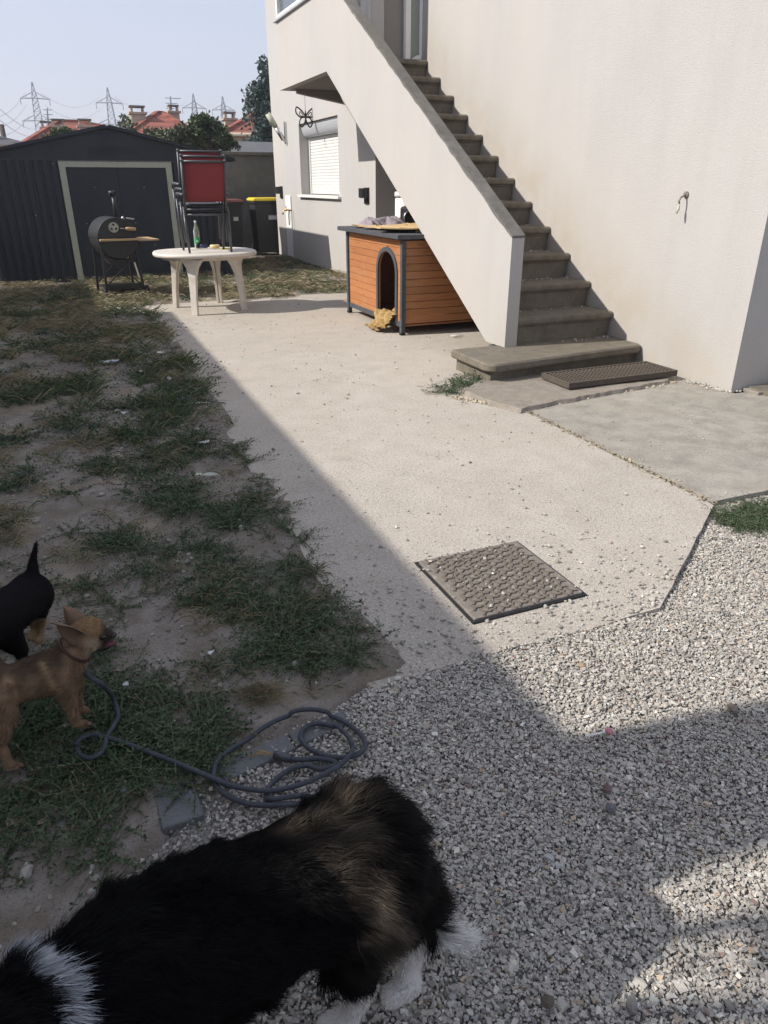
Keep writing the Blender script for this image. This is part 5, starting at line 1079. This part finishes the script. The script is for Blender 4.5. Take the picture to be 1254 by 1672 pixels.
def scatter(name, meshes, P, S, label):
    """one 'stuff' object: sprigs instanced by geometry nodes on points"""
    n = len(P); me = bpy.data.meshes.new(name); me.vertices.add(n); me.vertices.foreach_set('co', P.astype(np.float32).ravel())
    a = me.attributes.new('sc', 'FLOAT', 'POINT'); a.data.foreach_set('value', S.astype(np.float32))
    a = me.attributes.new('rz', 'FLOAT', 'POINT'); a.data.foreach_set('value', RNG.uniform(0, 2*math.pi, n).astype(np.float32))
    a = me.attributes.new('vi', 'INT', 'POINT'); a.data.foreach_set('value', RNG.integers(0, len(meshes), n).astype(np.int32))
    me.update(); o = bpy.data.objects.new(name, me); COL.objects.link(o)
    col = bpy.data.collections.new(name+'_sources')
    for i, m_ in enumerate(meshes): so = bpy.data.objects.new('%s_sprig_%02d' % (name, i), m_); col.objects.link(so)
    ng = bpy.data.node_groups.new(name, 'GeometryNodeTree'); ng.interface.new_socket('Geometry', in_out='INPUT', socket_type='NodeSocketGeometry'); ng.interface.new_socket('Geometry', in_out='OUTPUT', socket_type='NodeSocketGeometry')
    nn = ng.nodes; L = ng.links; gi = nn.new('NodeGroupInput'); go = nn.new('NodeGroupOutput'); ins = nn.new('GeometryNodeInstanceOnPoints'); ci = nn.new('GeometryNodeCollectionInfo')
    ci.inputs['Collection'].default_value = col; ci.inputs['Separate Children'].default_value = True; ci.inputs['Reset Children'].default_value = True
    def at(nm, ty): x = nn.new('GeometryNodeInputNamedAttribute'); x.data_type = ty; x.inputs['Name'].default_value = nm; return x.outputs['Attribute']
    L.new(gi.outputs[0], ins.inputs['Points']); L.new(ci.outputs[0], ins.inputs['Instance']); ins.inputs['Pick Instance'].default_value = True
    L.new(at('vi', 'INT'), ins.inputs['Instance Index']); L.new(at('sc', 'FLOAT'), ins.inputs['Scale'])
    cx = nn.new('ShaderNodeCombineXYZ'); L.new(at('rz', 'FLOAT'), cx.inputs[2]); e2r = nn.new('FunctionNodeEulerToRotation'); L.new(cx.outputs[0], e2r.inputs[0]); L.new(e2r.outputs[0], ins.inputs['Rotation'])
    L.new(ins.outputs[0], go.inputs[0]); md = o.modifiers.new('scatter', 'NODES'); md.node_group = ng
    return setp(o, label, None, None, 'stuff')
WEEDM = [sprig_mesh('weed', 'weed', 100+i) for i in range(9)]; GRASSM = [sprig_mesh('grass', 'grass', 200+i) for i in range(6)]; STRAWM = [sprig_mesh('straw', 'straw', 300+i) for i in range(5)]
# surveyed weed patches: (x, y, half-width, half-depth, strength) in the photo's pixels, laid on the ground
PATCH = [(300,835,150,28,1.),(300,880,165,26,1.),(210,800,90,22,.5),(430,990,125,60,1.),(480,1060,120,60,1.),(330,1090,150,55,.75),(230,1150,150,70,.8),(90,1180,110,80,.85),(120,1270,150,70,1.),(60,1350,110,60,.7),(240,1235,120,45,.8),(300,1320,70,40,.35),(420,930,90,30,.45),
 (200,1010,60,40,.45),(170,1060,60,30,.5),(230,1040,70,25,.3),(210,940,80,30,.3),(120,975,70,14,.25),(300,960,50,18,.12),(170,760,90,20,.6),(60,790,70,14,.4),(300,740,90,20,1.),(230,690,130,30,1.),(290,665,80,30,1.),(330,700,50,30,1.),(100,640,110,26,.9),(60,620,80,14,.7),(240,640,90,22,1.),
 (270,600,60,20,.9),(60,565,110,14,.7),(160,575,90,14,.6),(210,545,70,16,.8),(120,540,120,10,.5),(60,520,80,12,.6),(240,520,50,14,.8),(170,505,90,12,.6),(60,490,90,10,.6),(230,485,60,10,.7),(340,770,70,18,.5),(400,790,60,16,.5),(360,800,80,16,.8),
 (450,453,40,6,.9),(500,463,50,5,.7),(440,475,30,5,.7),(410,430,25,5,.6),(470,430,40,6,.7),(520,450,30,7,.5),(540,470,40,5,.4),(300,470,50,8,.8),(370,440,40,8,.4),(80,705,40,7,.3),(300,1000,60,20,.1),(560,1080,50,40,.4),(120,480,60,6,.9),(270,455,40,6,.8),(300,455,30,5,.7)]
def patchd(px, py):
    d = np.zeros(len(px))
    for (x, y, a, b, s) in PATCH: d = np.maximum(d, s*np.clip(1.25-(((px-x)/a)**2+((py-y)/b)**2), 0, 1)**.6)
    return d
WR = [(-3.0,1.05), (-3.0,15), (4.95,18.5), (4.95,11.3), (.97,11.2), (.91,7), (.86,3.45), (.84,2.3), (.74,1.82), (.0,1.2)]
q = poly_scatter(WR, 150000); px, py = PRJ(np.column_stack([q, np.zeros(len(q))]))
inview = (px > -60) & (px < 700) & (py < 1500)
d = patchd(px, py); nz = fbm(q[:, 0]*5, q[:, 1]*5, 55); nz2 = fbm(q[:, 0]*1.6, q[:, 1]*1.6, 59)
d = np.clip(d*1.25*np.clip((nz-np.where(q[:, 1] > 4.2, .45, .405))*6, 0, 1.25), 0, 1)
d = np.maximum(d, .06*(nz > .45)+.02)
d = np.where(inview, d, np.clip((nz2-.42)*3, 0, .6))
fall = np.clip(2.6/np.maximum(q[:, 1], 1.), .16, 1)      # fewer, larger sprigs far away
k = RNG.random(len(q)) < d*fall*np.where(q[:, 1] < 4.2, .25, .26); qq = q[k]; n = len(qq)
S = RNG.uniform(.7, 1.35, n)*np.clip(qq[:, 1]/3.2, 1, 2.2); P = np.column_stack([qq, earth_h(qq[:, 0], qq[:, 1])+.004])
far = (qq[:, 1] > 4.2) & (RNG.random(n) < np.clip((qq[:, 1]-3)/6, 0, .55))
scatter('weeds', WEEDM, P[~far], S[~far], 'low mats of dark green knotweed over the bare earth'); scatter('grass', GRASSM, P[far], S[far]*.85, 'rough green grass tufts towards the shed')
# dry straw
k = RNG.random(len(q)) < np.clip((nz2-.46)*3, 0, 1)*.22*np.clip((q[:, 1]-1.5)/5, .08, 1)*np.where(inview & (py > 720), .5, .9) + .0035; qq = q[k]
P = np.column_stack([qq, earth_h(qq[:, 0], qq[:, 1])+.002]); scatter('dry_grass', STRAWM, P, RNG.uniform(.8, 1.6, len(qq))*np.clip(qq[:, 1]/6, 1, 1.6), 'straw coloured dry grass in the yard')
c = G(430,1135,0); P = np.column_stack([RNG.normal(c[0], .03, 26), RNG.normal(c[1], .025, 26), np.full(26, -.005)]); scatter('dry_tussock', STRAWM, P, RNG.uniform(.5, .9, 26), 'small round tussock of dry grass by the rope')
# weeds on the apron side and by the first step
def patch_at(name, poly, n, meshes, s0, s1, lab, z=.0):
    qq = poly_scatter(poly, n); P = np.column_stack([qq, np.full(len(qq), z)]); scatter(name, meshes, P, RNG.uniform(s0, s1, len(qq)), lab)
patch_at('corner_weeds', [gp(1172,838), gp(1254,815), gp(1300,812), gp(1300,850), gp(1215,858), gp(1180,850)], 90, WEEDM, .5, 1.0, 'fine green weeds where the apron meets the gravel', -.02)
wk = []
for k in range(26):
    t = random.random(); a = gp(815,612); b_ = gp(705,645); wk.append((a[0]*(1-t)+b_[0]*t+random.gauss(0,.05), a[1]*(1-t)+b_[1]*t+random.gauss(0,.06), .006))
scatter('step_weed', WEEDM, np.array(wk), RNG.uniform(.8, 1.6, 26), 'green weed sprawling out beside the first step')
wk = np.array([(*gp(random.uniform(462,760), 0), 0) for _ in range(0)]) if False else None
es = []   # sprigs creeping over the slab's left edge
for _ in range(60):
    y = random.uniform(2.3, 9.5); es.append((.785+.012*y+random.gauss(0, .02), y, .003))
scatter('edge_weeds', WEEDM, np.array(es), RNG.uniform(.5, 1.1, 60), 'weeds creeping over the left edge of the concrete slab')

# ------------------------------------------------------------------ DOGS
def grow_body(name, caps, ells, voxel, smooth=6, parent=None, colf=None, extra=None):
    """one continuous skin: tapered limbs and volumes fused by voxel remesh"""
    mb = MB()
    for (p0, r0, p1, r1) in caps:
        p0 = Vector(p0); p1 = Vector(p1); L = (p1-p0).length; n = max(2, int(L/(min(r0, r1)*.45))+1)
        for i in range(n+1): t = i/n; mb.ell(p0.lerp(p1, t), r0+(r1-r0)*t, 14, 9)
    for e in ells:
        M3 = None
        if len(e) > 2: M3 = Euler(e[2]).to_matrix()
        mb.ell(e[0], e[1], 20, 13, M3)
    w = world_loc(parent); me = mb.mesh(name+'_raw', w); ob = bpy.data.objects.new(name+'_raw', me); COL.objects.link(ob)
    r = ob.modifiers.new('r', 'REMESH'); r.mode = 'VOXEL'; r.voxel_size = voxel; r.use_smooth_shade = True
    s = ob.modifiers.new('s', 'SMOOTH'); s.iterations = smooth; s.factor = .6
    dg = bpy.context.evaluated_depsgraph_get(); dg.update(); m2 = bpy.data.meshes.new_from_object(ob.evaluated_get(dg)); m2.name = name
    bpy.data.objects.remove(ob)
    m2.materials.clear(); m2.materials.append(M['skin']); nv = len(m2.vertices); co = np.empty(nv*3, np.float32); m2.vertices.foreach_get('co', co); co = co.reshape(-1, 3)+np.array(w)
    c4 = np.ones((nv, 4), np.float32); c4[:, :3] = colf(co); a = m2.color_attributes.new('Col', 'FLOAT_COLOR', 'POINT'); a.data.foreach_set('color', c4.ravel())
    m2.polygons.foreach_set('use_smooth', np.ones(len(m2.polygons), bool))
    o = bpy.data.objects.new(name, m2); COL.objects.link(o); o.parent = parent; return o
def grow_fur(name, body, parent, n, colf, lenf, flowf, width, lift=.35, jit=.25, grav=.25, clumpk=1.6):
    me = body.data; me.calc_loop_triangles(); w = np.array(world_loc(body))
    nv = len(me.vertices); co = np.empty(nv*3, np.float32); me.vertices.foreach_get('co', co); co = co.reshape(-1, 3)+w
    vn = np.empty(nv*3, np.float32); me.vertex_normals.foreach_get('vector', vn); vn = vn.reshape(-1, 3)
    T = np.empty(len(me.loop_triangles)*3, np.int32); me.loop_triangles.foreach_get('vertices', T); T = T.reshape(-1, 3)
    A = np.linalg.norm(np.cross(co[T[:, 1]]-co[T[:, 0]], co[T[:, 2]]-co[T[:, 0]]), axis=1); ti = RNG.choice(len(T), n, p=A/A.sum())
    u = RNG.random((n, 2)); f = u.sum(1) > 1; u[f] = 1-u[f]; b = np.column_stack([1-u.sum(1), u])
    P = (co[T[ti]]*b[..., None]).sum(1); Nn = (vn[T[ti]]*b[..., None]).sum(1); Nn /= np.linalg.norm(Nn, axis=1)[:, None]
    L = lenf(P, Nn); k = L > 1e-4; P, Nn, L = P[k], Nn[k], L[k]; n = len(P)
    fl = flowf(P, Nn); fl = fl - Nn*(fl*Nn).sum(1)[:, None]; fl /= np.linalg.norm(fl, axis=1)[:, None]+1e-6
    clump = np.stack([fbm(P[:, 0]*28+i*7, P[:, 1]*28+P[:, 2]*28, 40+i, 3)-.45 for i in range(3)], 1)
    L = L*RNG.uniform(.55, 1.25, n)
    d1 = Nn*lift+fl+RNG.normal(0, jit, (n, 3))+clump*clumpk; d1 /= np.linalg.norm(d1, axis=1)[:, None]
    d2 = d1*.7+fl*.6-np.array([0, 0, 1])*grav+RNG.normal(0, jit*.6, (n, 3)); d2 /= np.linalg.norm(d2, axis=1)[:, None]
    Lc = L[:, None]; p0 = P-Nn*.003; p1 = P+d1*Lc*.5; p2 = p1+d2*Lc*.5
    wv = np.cross(d1, RNG.normal(size=(n, 3))*.6+Nn); wv /= np.linalg.norm(wv, axis=1)[:, None]; wv *= width*RNG.uniform(.7, 1.3, n)[:, None]
    V = np.stack([p0-wv, p0+wv, p1+wv*.8, p1-wv*.8, p2], 1).reshape(-1, 3); i = np.arange(n)*5
    F_ = np.concatenate([np.stack([i, i+1, i+2], 1), np.stack([i, i+2, i+3], 1), np.stack([i+3, i+2, i+4], 1)])
    c = colf(P+fl*Lc*.3)*RNG.uniform(.82, 1.18, n)[:, None]*(1+1.1*clump[:, :1])
    wl = tuple(world_loc(parent)); o = npmesh(name, V-np.array(wl)+0, F_, 'fur', np.repeat(c, 5, 0), parent=parent, kind='stuff'); return o

# --- big black, brown and white shaggy dog, head out of the frame at bottom left, seen from above
big = thing('dog', (.15,.85,0), 'large shaggy black dog with brown brindled rump, white collar and white paws on the gravel', 'dog')
HIPZ = .36
neck = G(35,1640,.44); BP = dict(neck=neck)
Yb = .86
caps = [((-.02,.885,.385),.140,(.16,.905,.39),.128), ((.16,.905,.39),.128,(.315,.925,.395),.130), ((-.02,.885,.385),.140,(-.19,.83,.42),.105), ((-.19,.83,.42),.105,(-.30,.73,.50),.085),
        # near hind leg: thigh, hock, metatarsus, paw
        ((.33,.86,.36),.085,(.285,.85,.22),.052), ((.285,.85,.22),.05,(.325,.855,.13),.027), ((.325,.855,.13),.026,(.285,.86,.03),.022), ((.285,.86,.025),.026,(.235,.865,.018),.024),
        # far hind leg
        ((.355,.93,.36),.085,(.385,.92,.22),.055), ((.385,.92,.22),.05,(.44,.905,.14),.028), ((.44,.905,.14),.027,(.435,.875,.03),.024), ((.435,.875,.026),.029,(.385,.865,.018),.026),
        # front legs
        ((-.10,.80,.32),.07,(-.10,.795,.16),.036), ((-.10,.795,.16),.034,(-.11,.795,.03),.025), ((-.11,.795,.025),.028,(-.155,.795,.018),.024),
        ((-.08,.94,.32),.07,(-.06,.945,.16),.036), ((-.06,.945,.16),.034,(-.07,.945,.03),.025), ((-.07,.945,.025),.028,(-.115,.945,.018),.024),
        # tail curling down and out
        ((.41,.93,.39),.05,(.455,.93,.31),.036), ((.455,.93,.31),.036,(.48,.92,.22),.032), ((.48,.92,.22),.032,(.50,.895,.14),.030), ((.50,.895,.14),.030,(.55,.885,.11),.020),
        # head
        ((-.30,.73,.50),.085,(-.37,.67,.49),.082), ((-.38,.66,.47),.055,(-.46,.61,.44),.034)]
ells = [((.345,.925,.40),(.125,.125,.135)), ((.06,.895,.38),(.20,.138,.145)), ((-.08,.88,.37),(.13,.14,.155))]
def big_col(P):
    x, y, z = P[:, 0], P[:, 1], P[:, 2]; n = len(P); c = np.tile(np.array([.0028,.0026,.0028]), (n, 1))
    # brindled brown over the flank and hips
    nz = fbm(x*9, y*9+z*9, 61); nz2 = fbm(x*30, y*30+z*24, 62)
    rump = np.clip((x-.205+(y-.90)*.45-(nz-.47)*.16)/.05, 0, 1)*np.clip((.40-x+(nz2-.5)*.10)/.07, 0, 1)*np.clip((z-.26+(nz2-.5)*.1)/.08, 0, 1)*np.clip(((1.02-y)+(nz-.5)*.2)/.06, 0, 1)
    br = np.array([.115,.092,.068])[None]*(1+1.6*np.clip(nz2-.45, 0, 1)[:, None]*2)*(.35+1.3*np.clip(nz*1.8-.45, 0, 1))[:, None]
    k = (rump*np.clip(.15+2.3*(nz-.33), .1, 1))[:, None]; c = c*(1-k)+br*k
    dk = (x > .42) & (z > .16); c[dk] = [.013,.010,.009]
    wl = (z < .135) & (x < .475); c[wl] = [.60,.57,.53]
    tw = (x > .495) & (z < .165) & (z > .06) ; c[tw] = [.66,.64,.60]
    # white collar
    s = (P-np.array([-.215,.83,.44]))@np.array([.80,.45,-.35])+(fbm(x*20, y*20+z*14, 66)-.47)*.05; co_ = (s < .0) & (s > -.045) & (x < .0) & (z > .2); c[co_] = [.34,.35,.37]
    return c
body = grow_body('body', caps, ells, .009, 8, big, big_col)
def big_len(P, Nn):
    x, y, z = P[:, 0], P[:, 1], P[:, 2]; L = np.full(len(P), .050); L[(z > .30) & (x > -.02) & (x < .22)] = .034; L[(x > .25) & (z > .2)] = .056; L[z < .17] = .016; L[z < .06] = .009; L[(x > .465)] = .06; L[(x < -.06) & (z > .3)] = .055; return L
def big_flow(P, Nn):
    x = P[:, 0]; f = np.tile(np.array([1., .0, -.25]), (len(P), 1)); f[:, 2] -= np.clip((x-.25)*3, 0, 1.0); f[:, 1] += np.clip((P[:, 1]-.90)*2, -.4, .4)
    leg = P[:, 2] < .2; f[leg] = [0.1, 0, -1]; t = x > .485; f[t] = [.9, -.1, -.1]; nk = x < -.08; f[nk] = [.75, .25, -.7]; return f
grow_fur('fur', body, big, 210000, lambda P: big_col(P)*1.15, big_len, big_flow, .00052, lift=.34, jit=.16, grav=.4, clumpk=2.6)
for s in (0, 1):
    e = MB(); b0 = Vector((-.33,.75,.555)) if s else Vector((-.36,.61,.56)); e.tube([b0, b0+Vector((.03,.04 if s else -.04,.03)), b0+Vector((.06,.06 if s else -.06,-.04))], [.035,.03,.006], 8); put('ear', e, 'black_metal', big)
put('nose', MB().ell((-.49,.56,.445), (.016,.016,.013)), 'nose', big)
for yy in (.0, .07): put('eye', MB().ell((-.43+yy*.6,.655-yy,.515), .010, 10, 7), 'eye', big)

# --- tan short haired dog looking up to the right
T = lambda x, y, dy=0.: Vector(AY(x, y, 1.98+dy))
tan = thing('dog', (-.3,1.97,0), 'small tan dog with big pricked ears and open mouth standing in the weeds', 'dog')
chest = T(105,1085); hip = T(-10,1115); 
caps = [(T(98,1092), .072, T(55,1106), .064), (T(55,1106), .064, T(12,1122), .054), (T(12,1122), .054, T(-25,1116), .064),
        (T(104,1086), .062, T(116,1068), .049), (T(112,1072), .050, T(130,1050), .039),
        (T(-25,1112), .07, T(-55,1110), .06),
        # front near leg
        (T(104,1106,-.045), .041, T(112,1142,-.045), .022), (T(112,1142,-.045), .020, T(124,1178,-.05), .0125), (T(124,1182,-.05), .0140, T(141,1182,-.055), .0120),
        # front far leg (behind)
        (T(118,1100,.05), .038, T(124,1130,.05), .021), (T(124,1130,.05), .019, T(128,1158,.05), .014), (T(128,1158,.05), .015, T(142,1160,.05), .012),
        # hind near leg
        (T(-8,1135,-.05), .056, T(8,1172,-.06), .038), (T(8,1172,-.06), .036, T(0,1210,-.07), .018), (T(0,1212,-.07), .016, T(14,1246,-.075), .0125), (T(14,1250,-.075), .0155, T(30,1250,-.08), .0125),
        (T(-18,1130,.05), .055, T(-12,1170,.05), .035), (T(-12,1170,.05), .030, T(-22,1200,.05), .018), (T(-22,1200,.05), .016, T(-14,1228,.05), .014), (T(-14,1228,.05), .015, T(0,1228,.05), .012),
        # head
        (T(134,1040), .047, T(150,1036), .042), (T(158,1036), .029, T(180,1036), .015), (T(156,1048), .020, T(172,1052), .009),
        (T(-60,1105), .03, T(-80,1075), .016), (T(-80,1075), .016, T(-85,1040), .010)]
ells = [(T(144,1032), (.049,.043,.043)), (T(102,1102), (.066,.058,.070)), (T(96,1108,-.035), (.034,.030,.050)), (T(-4,1140,-.035), (.050,.035,.062))]
def tan_col(P):
    px, py = P[:, 0], P[:, 2]; n = len(P); x, y = PRJ(P); nz = fbm(P[:, 0]*14, P[:, 2]*14, 71); c = np.tile(np.array([.22,.145,.088]), (n, 1))*(.55+.95*fbm(P[:, 0]*40, P[:, 2]*40+P[:, 1]*20, 75))[:, None]
    # darker saddle along the back, pale shoulder streak and chest
    sad = np.clip((1113+(60-x)*.18-y+(nz-.47)*50)/16, 0, 1)*np.clip((112-x)/14, 0, 1)*np.clip((P[:, 2]-.22)/.03, 0, 1); k = (sad*.85)[:, None]; c = c*(1-k)+np.array([.070,.048,.034])*k
    s2 = np.exp(-(((x-78)*.9+(y-1100)*-.45)/5.5)**2)*((y > 1080) & (y < 1128)); k = (s2*.8)[:, None]; c = c*(1-k)+np.array([.36,.25,.14])*k
    ch = np.clip((x-138-(y-1060)*-.1)/8, 0, 1)*((y > 1052) & (y < 1105)); k = (ch*.8)[:, None]; c = c*(1-k)+np.array([.42,.33,.23])*k
    sm = lambda k, col: c*(1-k[:, None])+np.array(col)*k[:, None]; st = lambda v, w_: np.clip(v/w_+.5, 0, 1)
    c = sm(st(1054-y, 10)*st(x-124, 10), [.26,.165,.09]); c = sm(st(x-138, 8)*st(168-x, 8)*st(y-1043, 10)*st(1070-y, 6), [.40,.31,.21]); c = sm(st(x-165+(nz-.5)*10, 10)*st(1064-y, 4), [.050,.040,.035]); c = sm(np.exp(-((x-167)**2+(y-1041)**2)/22.), [.03,.022,.018])
    paw = P[:, 2] < .035; c[paw] = [.40,.30,.20]; return c
tb_ = grow_body('body', caps, ells, .0065, 5, tan, tan_col)
grow_fur('fur', tb_, tan, 42000, lambda P: tan_col(P)*1.1, lambda P, N_: np.where((P[:, 2] < .12), .008, .016), lambda P, N_: np.tile(np.array([-1., 0, -.45]), (len(P), 1)), .0006, lift=.25, jit=.18, grav=.2)
def ear(base, tip, wdt, dep, inner, side):
    base = Vector(base); tip = Vector(tip); ax = (tip-base); L = ax.length; ax.normalize(); w_ = Vector(wdt).normalized(); n_ = ax.cross(w_).normalized()*dep; vs = []; nr = 9
    o_ = MB(); rows = 8
    for k in (0, 1):
        for j in range(rows):
            t = j/(rows-1); half = inner*(math.cos(t*math.pi/2)**.75)*(1+.25*math.sin(t*math.pi))
            for i in range(nr):
                s = i/(nr-1)*2-1; vs.append(base+ax*L*t+w_*half*s+n_*((s*s-.55)*.024*(1-t*.6))*(1)+n_*k*.004)
    q = rows*nr; fs = []
    for j in range(rows-1):
        for i in range(nr-1): a = j*nr+i; fs += [(a, a+1, a+nr+1, a+nr), (a+q, a+nr+q, a+nr+1+q, a+1+q)]
    for j in range(rows-1): fs += [(j*nr, (j+1)*nr, (j+1)*nr+q, j*nr+q), (j*nr+nr-1, j*nr+nr-1+q, (j+1)*nr+nr-1+q, (j+1)*nr+nr-1)]
    o_.add(vs, fs, True); return o_
M['ear'] = mat('ear_skin', rough=.85, build=_worn((.17,.105,.065), (.07,.042,.03), 30, .8))
put('ear', ear(T(129,1023,.022), T(104,990,.032), (.9,.1,.5), 1, .024, 1), 'ear', tan); put('ear', ear(T(133,1042,-.044), T(92,1017,-.070), (-.72,.25,-.62), 1, .026, 1), 'ear', tan)
put('nose', MB().ell(T(185,1036), (.010,.012,.009)), 'nose', tan); put('eye', MB().ell(T(168,1041,-.036), (.009,.006,.007)), 'eye', tan)
put('tongue', MB().tube([T(168,1052,-.004), T(178,1052,-.008), T(185,1050,-.010), T(187,1046,-.010)], [.008,.009,.008,.003], 10), 'tongue', tan)
put('lower_jaw', MB().tube([T(160,1056), T(172,1057), T(180,1055)], [.014,.010,.005], 10), 'nose', tan)
cc = T(118,1062); ax = (T(132,1046)-T(104,1080)).normalized(); u_ = ax.orthogonal().normalized(); v_ = ax.cross(u_)
put('collar', MB().tube([T(122,1060)+(u_*math.cos(a)+v_*math.sin(a))*.0515 for a in np.linspace(0, 2*math.pi, 33)], .004, 8, False), 'collar', tan)
for (x, y, dy) in ((146,1183,-.055), (35,1251,-.08)):
    for k in range(4): put('toe', MB().tube([T(x-5,y-2,dy+.009*(k-1.5)), T(x+1,y-1.5+ .6*k,dy+.010*(k-1.5)), T(x+3,y+.5+.6*k,dy+.010*(k-1.5))], [.0065,.006,.003], 8), 'ear', tan)

# --- black and tan dog seen from behind, tail raised
K = lambda x, y, dy=0.: Vector(AY(x, y, 2.5+dy))
blk = thing('dog', (-.38,2.5,0), 'smooth black and tan dog turned away at the left edge with its tail raised', 'dog')
caps = [(K(52,968,.0), .070, K(25,990,-.10), .078), (K(25,990,-.10), .078, K(-8,1015,-.24), .080), (K(-8,1015,-.24), .080, K(-35,1030,-.34), .07),
        (K(52,950,.02), .030, K(54,915,.03), .015), (K(54,915,.03), .015, K(59,887,.035), .0085),
        (K(62,968,.05), .050, K(66,1002,.06), .026), (K(66,1002,.06), .021, K(68,1022,.09), .014), (K(68,1022,.09), .013, K(66,1043,.06), .012), (K(66,1044,.06), .015, K(60,1047,.03), .012),
        (K(45,975,-.01), .050, K(46,1008,.05), .024), (K(46,1008,.05), .018, K(55,1022,.10), .014), (K(55,1022,.10), .013, K(54,1040,.08), .012), (K(54,1040,.08), .015, K(48,1042,.05), .012),
        (K(15,1040,-.24), .045, K(34,1062,-.24), .025), (K(34,1062,-.24), .022, K(40,1092,-.24), .015), (K(-20,1040,-.30), .045, K(-20,1100,-.30), .018)]
def blk_col(P):
    x, y = PRJ(P); c = np.tile(np.array([.010,.009,.010]), (len(P), 1)); y = y+(fbm(P[:, 0]*60, P[:, 2]*60, 81)-.47)*22; t = (y > 1012) & (x > 40) & (P[:, 1] > 2.45); c[t] = [.24,.16,.09]; t = (y > 1076) & (P[:, 1] < 2.4); c[t] = [.16,.09,.05]
    hp = np.exp(-((x-50)**2+(y-990)**2)/50.)*0; return c
kb = grow_body('body', caps, [(K(50,972,.0), (.078,.075,.085))], .007, 6, blk, blk_col)
grow_fur('fur', kb, blk, 22000, lambda P: blk_col(P)*1.2, lambda P, N_: np.full(len(P), .011), lambda P, N_: np.tile(np.array([.5,.4,-.5]), (len(P), 1)), .0006, lift=.22, jit=.16, grav=.1)

# ------------------------------------------------------------------ summer haze
def _air(nt):
    for nd in list(nt.nodes):
        if nd.type == 'BSDF_PRINCIPLED': nt.nodes.remove(nd)
    v = nt.nodes.new('ShaderNodeVolumePrincipled'); v.inputs['Color'].default_value = (.93, .95, 1.0, 1); v.inputs['Density'].default_value = .0013; v.inputs['Anisotropy'].default_value = .3
    nt.links.new(v.outputs[0], nt.nodes['Material Output'].inputs['Volume'])
hm = bpy.data.materials.new('haze'); hm.use_nodes = True; _air(hm.node_tree); M['haze'] = hm
put('haze', MB().box(-1600, 1600, -1600, 1600, -1.2, 45), 'haze', kind='stuff', label='pale summer haze over the yard and the houses beyond')
